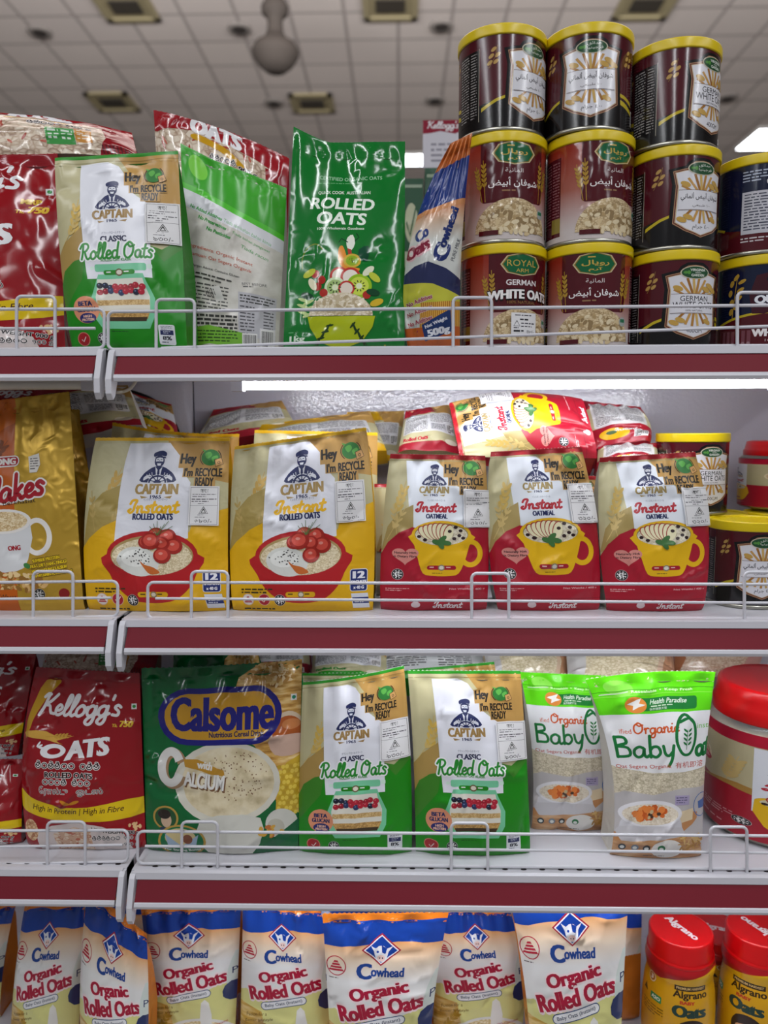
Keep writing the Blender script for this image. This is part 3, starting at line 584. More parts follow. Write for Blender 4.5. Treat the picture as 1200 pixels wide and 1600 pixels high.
def d_instant():      # yellow
    a = Art(225, 275, 'matte'); Y = '#dba90c'
    a.rect(0, 0, 225, 275, BEIGE); a.poly([(120, 0), (225, 0), (225, 72), (196, 66), (165, 58), (140, 30)], KRAFT)
    wheat(a, 30, 125, 80, -72, '#c5a04c', n=4, w=6.5); a.poly([(0, 175), (10, 110), (30, 88), (62, 74), (62, 175)], '#a5904f'); wheat(a, 22, 150, 66, -100, '#b59c5c', n=3); wheat(a, 40, 150, 60, -62, '#b59c5c', n=3)
    a.poly([(0, 175), (12, 160), (34, 142), (60, 130), (62, 150), (170, 150), (176, 128), (225, 112), (225, 275), (0, 275)], Y); a.poly([(60, 9), (128, 9), (150, 34), (158, 60), (168, 72), (168, 160), (55, 165)], '#dcdde5')
    a.rect(0, 0, 225, 5, '#e0b010'); brand(a, 116, 24, 67, '#a4874c'); recycle(a, 148, 17, 66, KRAFT)
    a.text('\u30A4\u30F3\u30B9\u30BF\u30F3\u30C8\u30ED\u30FC\u30EB\u30C9\u30AA\u30FC\u30C4', 116, 99, 38, '#3c4166', h=4); a.script('Instant', 114, 110, 78, '#eab40f', h=20, th=.19, shear=.12); a.text('ROLLED OATS', 113, 126, 62, NAVY, h=10, bold=.05)
    a.M = np.array([[.97, 0, 1.], [0, 1.04, 12.]])
    a.poly([(43, 166), (46, 196), (62, 222), (90, 238), (140, 238), (168, 222), (184, 196), (187, 166)], '#b01a20', 4); a.ell(115, 167, 72, 36, '#b01a20'); a.ell(115, 168, 65, 30, '#a58c58'); a.ell(115, 170, 63, 28, 'pat|flakes|#a58f6a|#d2c19c|#e3d6b8|26')
    a.ell(94, 177, 33, 22, '#d5d6d0', rot=10); a.ell(90, 172, 22, 13, '#e6e7e2'); a.poly([(96, 176), (104, 182), (118, 186), (128, 194), (112, 196), (102, 186)], '#c4682c', 3); a.blobs(92, 170, 26, 12, 26, 1.5, ['#2a2a2e', '#3b3a38'], seed=9)
    for x, y, r in ((106, 148, 12), (122, 137, 13), (140, 140, 14), (150, 154, 14), (132, 150, 12), (114, 146, 15), (132, 168, 14)):
        a.ell(x, y, r, r*.86, '#9a2016', n=18); a.ell(x-1, y-1, r*.72, r*.6, '#c8483a', n=16); a.ell(x-2, y-3, r*.25, r*.16, '#d9887c', n=8)
    for i in range(7): a.line([(124, 138), (112 + i*6, 124 - (i % 3)*4)], .8, '#4f6a34', caps=False)
    a.rect(90, 223, 48, 8, '#dba90c', 4); a.bars(94, 225.5, 14, 1, 4, '#3a2a10'); a.bars(121, 225.5, 14, 1, 4, '#3a2a10'); a.ell(115, 227, 5, 5, '#8c7a58'); a.ell(115, 227, 3.6, 3, '#d6cfbc')
    a.M = None
    a.M = np.array([[1, 0, 0], [0, 1, 8.]]); a.rect(188, 203, 27, 34, '#d6d9e0', 4); a.rect(189, 204, 25, 32, '#1d2c6c', 3.5); a.text('12', 201.5, 212, 17, '#e3e4ea', h=11, bold=.05); a.text('SACHETS', 201.5, 223, 23, '#e3e4ea', h=5.6, bold=.05); a.text('x 40 G', 201.5, 231, 16, '#e3e4ea', h=5, bold=.05)
    a.poly([(190, 240), (216, 240), (220, 262), (194, 262)], '#d6d9e0'); a.poly([(192, 246), (217, 246), (219, 255), (194, 255)], '#1d2c6c'); a.bars(196, 249, 18, 2, 3.4, '#c7cad6')
    a.M = None; a.bars(18, 238, 50, 2, 5, '#3a3010', th=.5)
    for x, c in ((28, '#e0d8d4'), (54, '#a8182a')): a.ell(x, 256, 9.5, 9.5, '#d8b0a0'); a.ell(x, 256, 8.6, 8.6, c)
    for j in range(4): a.poly([(28-1.5-j*1.4, 251+j*2.6), (28+1.5+j*1.4, 251+j*2.6), (28+2.5+j*1.4, 253+j*2.6), (28-2.5-j*1.4, 253+j*2.6)], '#b0202c')
    a.line([(50, 257), (53, 260), (59, 252)], 1.3, '#e8dcd8'); halal(a, 79, 257, 9); a.bars(20, 270, 90, 1, 5, '#3a3010', th=.5)
    return a.done(seal=.03)
def d_oatmeal():      # red
    a = Art(165, 258, 'gloss'); R, Y = '#a3142a', '#dfb010'
    a.rect(0, 0, 165, 258, '#bfb88f'); a.poly([(78, 0), (165, 0), (165, 62), (128, 58), (104, 40)], KRAFT)
    a.poly([(29, 10), (80, 10), (96, 24), (104, 46), (124, 58), (165, 58), (165, 124), (44, 124)], '#dfe4ec')
    wheat(a, 16, 120, 76, -78, '#c9ab5a', n=4, w=6); a.poly([(0, 160), (8, 120), (24, 96), (46, 84), (48, 130), (30, 140)], '#a8935a'); wheat(a, 8, 142, 62, -64, '#cbb272', n=3); wheat(a, 24, 138, 56, -100, '#cbb272', n=3)
    a.poly([(0, 166), (10, 146), (26, 130), (46, 121), (112, 132), (130, 122), (165, 117), (165, 258), (0, 258)], R); a.rect(0, 0, 165, 8, '#b01c28'); a.rect(0, 10, 165, 1, '#a89c70')
    brand(a, 78, 18, 47, '#a08a52'); recycle(a, 95, 8, 62, KRAFT)
    a.text('\u30A4\u30F3\u30B9\u30BF\u30F3\u30C8\u30AA\u30FC\u30C8\u30DF\u30FC\u30EB', 82, 76.5, 28, '#3c4166', h=3.4); a.script('Instant', 82, 87.5, 62, '#b3162a', h=15.5, th=.2, shear=.12); a.text('OATMEAL', 83, 102.5, 33, NAVY, h=8, bold=.055)
    a.ring(136, 163, 19, 23, 8, Y); a.poly([(46, 132), (50, 150), (56, 172), (64, 196), (80, 200), (102, 200), (118, 196), (128, 172), (134, 150), (137, 132)], Y, 3); a.ell(91, 132, 45.5, 22, Y); a.ell(91, 132, 41, 18, '#8d8158'); a.ell(91, 133, 40, 17, 'pat|flakes|#a99c80|#cfc6ae|#e0d9c6|26')
    for i in range(7):
        x = 66 + i*5.8; yy = 130 - 3*math.sin(i*.5)
        for k, c, f in ((0, '#9c3328', 1.), (.7, '#e2dcb6', .92)): a.ell(x + k, yy + k*.6, 7.5*f, 14*f, c, rot=-46 + i*10, n=22)
    for x, y in ((57, 136), (66, 141), (112, 120), (120, 126), (118, 134), (110, 139), (103, 127), (124, 138)): a.ell(x, y, 3.2, 2.7, '#2c1719', n=10)
    for x, y, t in ((84, 145, 20), (92, 140, -40), (98, 146, 10), (90, 149, 60)): a.ell(x, y, 8, 4, '#3e6d38', rot=t, n=14)
    a.rect(70, 183, 44, 7, '#a3142a', 3.5); a.bars(74, 185, 12, 1, 4, '#e3c0b8'); a.bars(99, 185, 12, 1, 4, '#e3c0b8'); a.ell(92, 186.5, 5, 5, '#8c8468'); a.ell(92, 186.5, 3.5, 3, '#d8d4c8'); a.bars(78, 195, 28, 1, 2.4, '#3d3010')
    hx, hy = 37, 165; t = np.linspace(0, 2*np.pi, 40); a.poly([(hx + 20*np.sin(q)**3, hy + 2 - 14.5*(.8125*np.cos(q) - .3125*np.cos(2*q) - .125*np.cos(3*q) - .0625*np.cos(4*q))*1.05) for q in t[:-1]], '#d0877e')
    a.text('Naturally High', hx, 163, 33, '#2c1c22', h=4.8, bold=.02); a.text('in Dietary Fibre', hx, 169, 34, '#2c1c22', h=4.8, bold=.02); halal(a, 26, 198, 9)
    a.bars(8, 221, 36, 2, 3, '#d9a8a8'); a.text('Net Weight / 400 g', 132, 222, 54, '#dcb0b2', h=3.8, bold=.02); a.script('Instant', 104, 248, 44, '#e2dcdc', h=10, th=.16); a.ell(54, 248, 7, 5, '#d8c8ca'); a.ell(54, 243, 3.4, 4, '#d8c8ca'); a.rect(0, 238, 165, 1, '#7d1020')
    return a.done(seal=.035)
def sinhala(a, x0, x1, y, h, col, seed, gap=None):
    """rounded looping letters in two passes: light outline, ink"""
    r = random.Random(seed); L = []; x = x0
    while x < x1 - h*.5:
        if gap and gap[0] < x < gap[1]: x = gap[1]
        k = h*.5; t = np.linspace(-2.4, 3.1 + r.uniform(0, 1.4), 10); L.append(np.c_[x + k*.62 + k*.62*np.cos(t), y - k*.05 + k*.62*np.sin(t)*r.choice([1, -1])])
        if r.random() < .55: L.append(catmull([(x + k*.2, y - k*.2), (x + k*.7, y + k*.1), (x + k*.9, y - k*.9), (x + k*.4, y - k*1.0)], 3))
        x += k*1.6
    a.strokes(L, h*.26, '#e6e0de'); a.strokes(L, h*.12, col)
def d_red(mrp=True, price='750'):
    a = Art(190, 290, 'film'); R = '#900c17'
    a.rect(0, 0, 190, 290, R); a.rect(0, 0, 190, 17, '#8a0f1b')
    a.poly([(24, 20), (50, 20), (44, 30), (30, 50), (16, 84), (8, 112), (6, 86), (14, 50)], '#c4951c', 2); a.poly([(8, 100), (40, 99), (60, 106), (88, 103), (60, 112), (72, 117), (48, 113), (8, 109)], '#d8a848', 2); wheat(a, 40, 108, 44, -8, '#c99a3c', n=4, w=3)
    a.script("Kellogg's", 92 if mrp != 'MRP' else 84, 62 if mrp != 'MRP' else 44, 134, '#e5e2e4', h=46, th=.15, shear=.25, rot=-2)
    if mrp: a.text('Tk.', 151, 85, 9, '#dfb838', h=5, bold=.03, shear=.2); a.text(price, 169, 82, 20, '#dfb838', h=10, bold=.05, shear=.2)
    if mrp == 'MRP': a.text('MRP', 162, 70, 19, '#dfb838', h=7.5, bold=.05, shear=.1)
    a.ell(56, 128, 21, 11, '#e8e6e8', rot=-8); a.ell(58, 128, 11, 5, R, rot=-8)
    for i in range(5): a.ell(30 + i*3.2, 120 + i*2.4, 5, 1.6, '#e8e6e8', rot=-60 + i*30, n=10)
    a.text('ATS', 110, 122, 66, '#e8e6e8', h=29, bold=.05, shear=.22, rot=-9)
    sinhala(a, 30, 134, 151, 13, '#2a1416', 3, (88, 100)); a.text('ROLLED OATS', 82, 165, 74, '#2a1416', h=9, bold=.04, out=('#e6e0de', .05)); sinhala(a, 42, 122, 177, 12, '#2a1416', 5, (80, 88))
    a.text('\u0BC7\u0BB0\u0BBE\u0BB2\u0BCD\u0B9F\u0BC1', 58, 191, 46, '#2a1416', h=14, out=('#e6e0de', .05)); a.text('\u0B93\u0B9F\u0BCD\u0BB8\u0BCD', 114, 191, 38, '#2a1416', h=14, out=('#e6e0de', .05))
    a.poly([(0, 194), (18, 204), (60, 214), (110, 216), (190, 203), (190, 230), (120, 240), (60, 238), (20, 232), (0, 222)], '#d9b910', 3); a.ell(76, 208, 8, 2.6, '#c07c1c', rot=20, n=12); a.ell(90, 208, 8, 2.6, '#c07c1c', rot=-20, n=12)
    a.text('High in Protein | High in Fibre', 92, 224, 140, '#3d1410', h=12, shear=.22, bold=.008, arc=-4)
    a.poly([(24, 290), (22, 262), (50, 248), (88, 242), (130, 248), (160, 262), (170, 290)], '#cfc3c0'); a.poly([(52, 290), (50, 262), (84, 250), (110, 254), (112, 290)], 'pat|flakes|#9c4a3c|#c9a486|#dcc8b4|15'); a.blobs(80, 268, 24, 12, 12, 6, ['#a8332c', '#b86a52', '#c9a48a'], ar=.5)
    a.ell(14, 258, 12, 17, 'pat|flakes|#8a4a30|#b98860|#d8b890|15')
    a.text('NET WEIGHT 900 g', 146, 258, 70, '#262022', h=8, bold=.03, out=('#e6e0de', .05), rot=8); sinhala(a, 112, 156, 268, 9, '#262022', 7); a.text('900 g', 169, 270, 20, '#262022', h=8, out=('#e6e0de', .05)); a.text('900 g', 168, 281, 20, '#262022', h=8, out=('#e6e0de', .05))
    a.blobs(176, 252, 10, 6, 8, 3.4, ['#d8b080']); a.rect(176, 50, 8, 9, '#dcdedc'); a.ell(180, 54.5, 2.6, 2.6, '#2c8a3c')
    return a.done(seal=.06)
def d_window(more=0):       # clear pouch side with flakes showing and a red print
    a = Art(200, 100 + more, 'film')
    if more: a.rect(0, 95, 200, more + 5, '#98101c')
    a.rect(0, 0, 200, 100, 'pat|flakes|#8d6f5c|#c4ae98|#ded0bd|11'); rr = random.Random(5)
    for i in range(24): a.ell(rr.uniform(0, 150), rr.uniform(20, 84), rr.uniform(3, 8), 1.8, rr.choice(['#a1453a', '#b9604e', '#d6c6b2']), rot=rr.uniform(0, 180), n=12)
    a.poly([(0, 0), (200, 0), (200, 40), (176, 30), (120, 20), (60, 14), (20, 20), (0, 26)], '#98101c', 3); a.poly([(166, 30), (200, 30), (200, 100), (160, 100), (170, 66)], '#8a0f1b'); a.poly([(60, 18), (100, 22), (134, 38), (130, 44), (96, 30), (58, 25)], '#c9981c', 3)
    a.text('OATS', 92, 9, 74, '#e8e6e8', h=20, bold=.06, rot=4); a.text('900 g', 141, 47, 28, '#2a2526', h=9, bold=.03, out=('#e4dcd8', .05), rot=4); sinhala(a, 84, 124, 42, 10, '#2a2526', 12)
    a.rect(104, 54, 32, 32, '#3f9447'); a.bars(107, 57, 12, 4, 6, '#d9e6d8', th=.5); a.bars(122, 57, 12, 4, 6, '#d9e6d8', th=.5); a.rect(137, 56, 18, 26, '#c88a3c'); a.bars(139, 59, 14, 4, 5, '#e8dcc8')
    for x in range(164, 200, 4): a.rect(x, 84, 1.6, 14, '#57121c')
    return a.done(seal=.02 if more else .04)
def d_calsome():
    a = Art(250, 305, 'film'); G, B = '#08602f', '#1c1a74'
    a.rect(0, 0, 250, 305, G); a.poly([(148, 40), (152, 22), (186, 0), (250, 0), (250, 240), (222, 252), (212, 210), (208, 170), (180, 130), (150, 110)], 'pat|grain|#8a5a1e|#c89a4e|#e6c98c|9')
    a.blobs(205, 20, 36, 18, 70, 6, ['#d9b878', '#c79f5c', '#e6cfa0', '#b98a48'], ar=.4); a.poly([(214, 236), (218, 180), (230, 160), (250, 150), (250, 230), (240, 252)], '#c2a02c')
    for i in range(60): r_, c_ = i//6, i % 6; a.ell(219 + c_*6 + (r_ % 2)*2, 166 + r_*8.2, 3, 3.4, '#dcc04c' if (r_+c_) % 3 else '#b8962a', n=9)
    a.ell(136, 189, 85, 66, '#cfcbbd'); a.ell(138, 188, 74, 57, 'pat|noise|#b8a884|#d6c8a6|#dfd4b8|4'); a.blobs(150, 178, 52, 38, 110, 1.1, ['#6d4a34', '#7f6048'], ar=.9, seed=6); a.ell(223, 256, 25, 24, '#c9c8bf'); a.ell(214, 262, 14, 14, '#b5b2a4'); a.poly([(95, 246), (190, 246), (176, 305), (104, 305)], '#c9c8bf', 3); a.poly([(250, 250), (250, 272), (196, 305), (176, 305)], '#0b5a34')
    a.blobs(206, 268, 22, 8, 12, 5, ['#8e3a24', '#b56a34', '#c79a40'])
    a.ell(231, 112, 26, 32, '#c9b49a'); a.ell(231, 112, 23, 25, '#a4521f'); a.ell(236, 100, 14, 8, '#bb7440'); a.poly([(205, 118), (257, 118), (250, 146), (212, 146)], '#c4a493', 3)
    def stad(x, y, w, h, c): a.rect(x, y, w, h, c, h*.49)
    stad(27, 36, 194, 92, B); stad(37, 45, 174, 74, '#c08f26'); a.text('Calsome', 128, 78, 160, B, h=56, bold=.042); a.text('Nutritious Cereal Drink', 152, 111, 86, '#1b1a4a', h=9, bold=.03)
    a.ring(51, 166, 23, 33, 15, '#9a7c5c', a0=25, a1=335); a.ring(47, 163, 22, 32, 14, '#d5d3cf', a0=25, a1=335); a.poly([(68, 150), (90, 150), (132, 168), (134, 178), (104, 172), (70, 162)], '#b8882a'); a.text('with', 102, 160, 25, '#dedcd6', h=13, bold=.04, rot=8)
    a.text('ALCIUM', 102, 188, 66, '#77563c', h=25, bold=.04, rot=6); a.text('ALCIUM', 100, 185, 66, '#e0deda', h=25, bold=.038, rot=6)
    a.ell(36, 246, 22, 20, '#b08f42'); a.ell(36, 246, 18.5, 17, '#24502e'); a.ell(37, 250, 9, 12, '#c5a88e'); a.ell(34, 240, 11, 8, '#2a2320'); a.rect(26, 262, 22, 8, '#2c3a52')
    a.ell(62, 284, 40, 28, '#b08f42'); a.ell(62, 284, 36, 25, '#0e6a3e'); a.ell(60, 278, 26, 16, '#c9b886'); a.poly([(34, 272), (62, 292), (90, 272), (84, 296), (40, 296)], '#9aaec2'); a.ell(72, 280, 8, 8, '#7d4a34'); a.text('For Strong Bones', 62, 301, 60, '#dfe6dc', h=6, bold=.03, arc=-3)
    a.rect(234, 54, 9, 10, '#dcdedc'); a.ell(238.5, 59, 3, 3, '#2c8a6c')
    return a.done(seal=.06)
def d_baby():
    a = Art(150, 305, 'gloss'); G, D = '#5fd410', '#137236'
    a.rect(0, 0, 150, 305, 'pat|flakes|#9a8f78|#c2b79e|#d6ccb6|22'); a.rect(0, 0, 150, 62, G); a.ell(34, 20, 18, 12, '#86dc4c', rot=20); a.rect(0, 24, 150, 1.2, '#3da00c'); a.rect(0, 32, 150, 1.2, '#86dc4c'); a.line([(8, 29), (44, 27)], 1.8, '#b9c9b0', caps=False)
    a.text('Resealable  \u2022  Keep Fresh', 86, 28, 76, '#d9efc4', h=5, bold=.02); a.rect(52, 38, 78, 20, '#1b7a34', 4); a.ell(49, 48, 14, 13, '#e08a3c'); a.poly([(38, 46), (48, 42), (58, 38), (54, 46), (62, 48), (52, 52), (44, 56), (46, 49)], '#eceae4', 2)
    a.text('Health Paradise', 92, 44, 48, '#e8f0e4', h=7.5, shear=.25, bold=.01); a.bars(68, 50, 54, 1, 4, '#cfe2c8'); a.text('\u81EA\u7136\u5065\u5EB7\u5929\u5802', 78, 55.2, 24, '#e8f0e4', h=3.8)
    a.poly([(0, 62), (150, 62), (150, 152), (110, 158), (60, 158), (0, 148)], '#e2e2e4')
    a.script('Organic', 72, 88, 64, '#d0561c', h=24, th=.14, shear=.05); a.text('ified', 28, 89, 16, '#d0561c', h=8); a.strokes([catmull([(124, 78), (112, 66), (103, 80), (100, 108), (108, 128), (120, 128), (128, 108), (127, 84), (118, 72), (106, 78)], 5)], 4.4, D)
    a.line([(114, 122), (116, 90)], .9, D, caps=False)
    for i in range(4):
        for s in (-1, 1): a.ell(115.3 + s*3.4 + i*.4, 112 - i*7, 3.8, 1.5, D, rot=-s*50, n=10)
    a.script('Baby', 53, 122, 84, D, h=50, th=.125, shear=0); a.script('at', 143, 120, 25, D, h=26, th=.2, shear=0); a.text('instant', 148, 86, 34, '#5cb82c', h=8); a.text('Oat Segera Organik', 48, 148, 84, '#c2402c', h=8); a.text('\u6709\u673A\u5373\u6EB6', 119, 146, 46, '#c2402c', h=10)
    a.poly([(0, 196), (14, 188), (60, 194), (110, 184), (150, 184), (150, 305), (0, 305)], '#b6b1b2'); a.poly([(78, 238), (128, 224), (136, 230), (128, 246), (74, 280), (0, 290), (0, 262)], '#b98253', 2); a.poly([(90, 226), (128, 218), (128, 238), (92, 246)], '#d8c4a2')
    a.ell(58, 252, 52, 40, '#c9c7cc'); a.ell(56, 226, 52, 23, '#dddbdf'); a.ell(56, 227, 46, 18, 'pat|flakes|#b9a68c|#d6c8b2|#e3d9c8|22'); a.blobs(54, 225, 27, 11, 40, 6, ['#d0682a', '#e08c4a', '#c4581f', '#e0803c'], ar=.8, seed=2); a.blobs(54, 225, 20, 7, 5, 4.5, ['#4a3426', '#c9b088'], ar=.8, seed=4); a.poly([(6, 250), (110, 250), (96, 282), (60, 290), (20, 282)], '#bfbcc0', 3)
    a.poly([(0, 275), (60, 270), (140, 262), (150, 305), (0, 305)], 'pat|grain|#8a5a38|#b98a60|#d3b48e|7'); a.ell(86, 286, 26, 17, '#d2cfca'); a.blobs(126, 276, 24, 14, 40, 5, ['#b98c4c', '#a87a3a', '#cfae72'], ar=.3, seed=5)
    for x, c in ((14, '#22343c'), (34, '#6c7a86'), (52, '#242426'), (76, '#1f6a3c')): a.ell(x, 285 - x*.02, 6, 5.6, c, n=16); a.ell(x, 285, 3.6, 3, '#cfd2cc', n=10)
    a.rect(96, 196, 24, 16, '#a59aba'); a.bars(98, 199, 18, 3, 4, '#5d5474'); a.ring(143, 214, 15, 20, 1.3, '#2f62a4'); a.poly([(136, 208), (150, 204), (150, 220), (138, 220)], '#3c5f9c'); a.bars(50, 298, 60, 1, 4, '#55504a')
    return a.done(seal=.05)
def d_babyback():
    a = Art(160, 310, 'gloss'); a.rect(0, 0, 160, 310, 'pat|noise|#b9b4ac|#cfcac2|#dcd8d2|3'); a.poly([(0, 0), (160, 0), (160, 88), (100, 76), (40, 60), (0, 54)], '#2fa012', 2); a.poly([(0, 52), (40, 58), (100, 74), (160, 88), (160, 98), (100, 84), (40, 68), (0, 64)], '#46bc1c'); a.ell(26, 24, 14, 18, '#74c93a', rot=-20); a.poly([(0, 60), (40, 68), (100, 84), (160, 98), (160, 122), (0, 86)], '#d6d6dc')
    for i, (b, t) in enumerate((('No Added Additives', 'Tiada tambahan bahan kimia'), ('No Preservatives', 'Tiada bahan pengawet'), ('No Pesticides', 'Tiada racun'))):
        a.text(b, 40 + i*10, 90 + i*14, 52 - i*6, '#2f9a3c', h=6, bold=.03, rot=12, shear=.15); a.text(t, 105 + i*6, 104 + i*16, 76 - i*16, '#5aa85c', h=6, rot=14)
    a.text('Ingredients: Organic Instant', 62, 151, 106, '#c4502a', h=7, rot=8); a.text('Ramuan: Oat Segera Organik', 62, 163, 104, '#c4502a', h=7, rot=8); a.text('Allergen Advice: Contains Gluten', 52, 178, 84, '#2a2828', h=5, rot=7); a.bars(12, 182, 70, 2, 6, '#44423f', rot=7, seed=3)
    a.bars(10, 198, 66, 8, 5.6, '#4a4845', seed=5, rot=4); a.bars(10, 246, 80, 6, 6, '#3a3836', th=.6, seed=6); a.rect(92, 206, 62, 74, '#bcbac0'); a.bars(95, 210, 56, 3, 5, '#2b2a2a', seed=8); a.bars(95, 228, 24, 9, 5.4, '#56545a', seed=9); a.bars(134, 228, 16, 9, 5.4, '#56545a', seed=10)
    a.text('BEST BEFORE', 118, 190, 40, '#2a2828', h=4.5, rot=-8); a.bars(100, 196, 30, 1, 4, '#3a3838', rot=-8); a.poly([(46, 204), (60, 200), (68, 222), (54, 226)], '#d8d4d0'); a.bars(50, 206, 10, 5, 3.4, '#55524f', rot=70)
    a.poly([(0, 268), (40, 262), (100, 272), (100, 298), (40, 290), (0, 296)], '#77b43a'); a.bars(10, 270, 80, 4, 5, '#2c4a20', seed=12); a.barcode(98, 272, 26, 30); a.rect(128, 262, 26, 44, '#d9d6da'); a.barcode(130, 264, 22, 30, seed=6)
    return a.done(seal=.04)
def d_kilo():
    a = Art(190, 336, 'shrink'); G, C, K2 = '#0c7028', '#d8e6d4', '#cfe0c8'
    a.rect(0, 0, 190, 336, G); a.text('CERTIFIED ORGANIC OATS', 100, 62, 104, '#9ccba4', h=6, bold=.01, arc=-3); a.bars(44, 68, 112, 1, 4, '#5ea86c'); a.text('QUICK COOK  AUSTRALIAN', 90, 85, 86, C, h=6, bold=.02)
    a.text('ROLLED', 88, 103, 104, '#e4efe2', h=19, bold=.03, shear=.12, rot=2); a.text('OATS', 87, 127, 80, '#e4efe2', h=20, bold=.03, shear=.12, rot=2); a.text('100% Wholegrain Goodness', 86, 144, 76, C, h=5.4, bold=.02)
    a.poly([(84, 176), (90, 172), (96, 186), (100, 204), (118, 208), (112, 214), (92, 208), (84, 194)], '#e08a24', 3); a.poly([(98, 158), (106, 154), (110, 168), (104, 180), (98, 176), (96, 166)], '#dfe4d6', 2); a.poly([(98, 176), (104, 178), (106, 190), (100, 190)], '#b03a2c')
    a.line([(98, 166), (88, 160), (84, 166)], 1.6, '#0a3a20'); a.line([(110, 164), (116, 158), (112, 152)], 1.6, '#0a3a20')
    a.ell(106, 196, 14, 11, '#cfae3c'); a.ell(106, 196, 10, 8, '#8fae24'); a.blobs(106, 196, 5, 4, 8, 1, ['#28320f']); a.poly([(116, 178), (132, 172), (130, 196), (118, 192)], '#0a4a30', 2)
    for x, y, r, c1, c2 in ((86, 220, 15, '#b8342c', '#e3dccc'), (104, 222, 16, '#b8342c', '#e8e0d4'), (80, 238, 17, '#cfe0b8', '#9cb870'), (118, 236, 20, '#8fb81c', '#c2d24c'), (98, 240, 13, '#b8342c', '#e0d4c4')):
        a.ell(x, y, r, r*.95, c1); a.ell(x, y, r*.76, r*.72, c2)
    for cx, cy in ((118, 236), (80, 238)):
        a.ell(cx, cy, 5, 4.6, '#dde6c0')
        for t in range(0, 360, 36): p = math.radians(t); a.ell(cx+8*math.cos(p), cy+7.4*math.sin(p), 2, .9, '#1a2412', rot=t, n=8)
    for x, y in ((52, 236), (62, 246), (58, 226), (48, 216), (130, 250)): a.ell(x, y, 6.5, 6.5, '#a8281e', n=16)
    for x, y, t, c in ((38, 214, -30, '#b8c23c'), (44, 232, 60, '#dcd8b8'), (132, 212, -40, '#d8dcc0'), (142, 222, 40, '#b8c23c'), (140, 246, 10, '#083f22'), (146, 262, -20, '#c8a828'), (36, 250, 20, '#083f22')): a.ell(x, y, 11, 5.5, c, rot=t, n=16)
    for y, w_ in ((258, 24), (268, 28), (278, 24)):
        for q in (-1, 1): a.ell(30 + (q > 0)*8, y + q*2, w_*.4, 2.6, '#b8cc88', rot=-q*20, n=10)
    a.ell(90, 282, 50, 36, 'pat|flakes|#a08f70|#cfc0a2|#e2d8c4|18', a0=180, a1=360); a.blobs(90, 266, 40, 14, 46, 5, ['#ddd2ba', '#c2b394', '#b09e7c'], ar=.5, top=281); a.poly([(38, 283), (144, 283), (140, 300), (124, 322), (102, 330), (78, 330), (56, 322), (42, 300)], '#a8b414')
    for x, s in ((56, 1), (126, -1)):
        for i in range(6): a.ell(x + s*i*3.4, 322 - i*5, 6.5, 1.8, '#1c3a10', rot=-s*70 + 60*(i % 2), n=10)
        a.line([(x - s*6, 328), (x + s*18, 294)], 1.1, '#1c3a10', caps=False)
    a.text('1kg', 22, 318, 24, C, h=11, bold=.03); a.text('grain', 152, 331, 36, '#b8a83c', h=9, bold=.03); a.bars(8, 306, 14, 1, 4, '#5ea86c')
    a.strokes([catmull([(26, 206), (25, 190), (32, 174), (46, 168), (58, 176)], 4)], 1.6, '#7d8a2c', caps=False)
    return a.done(seal=.08)
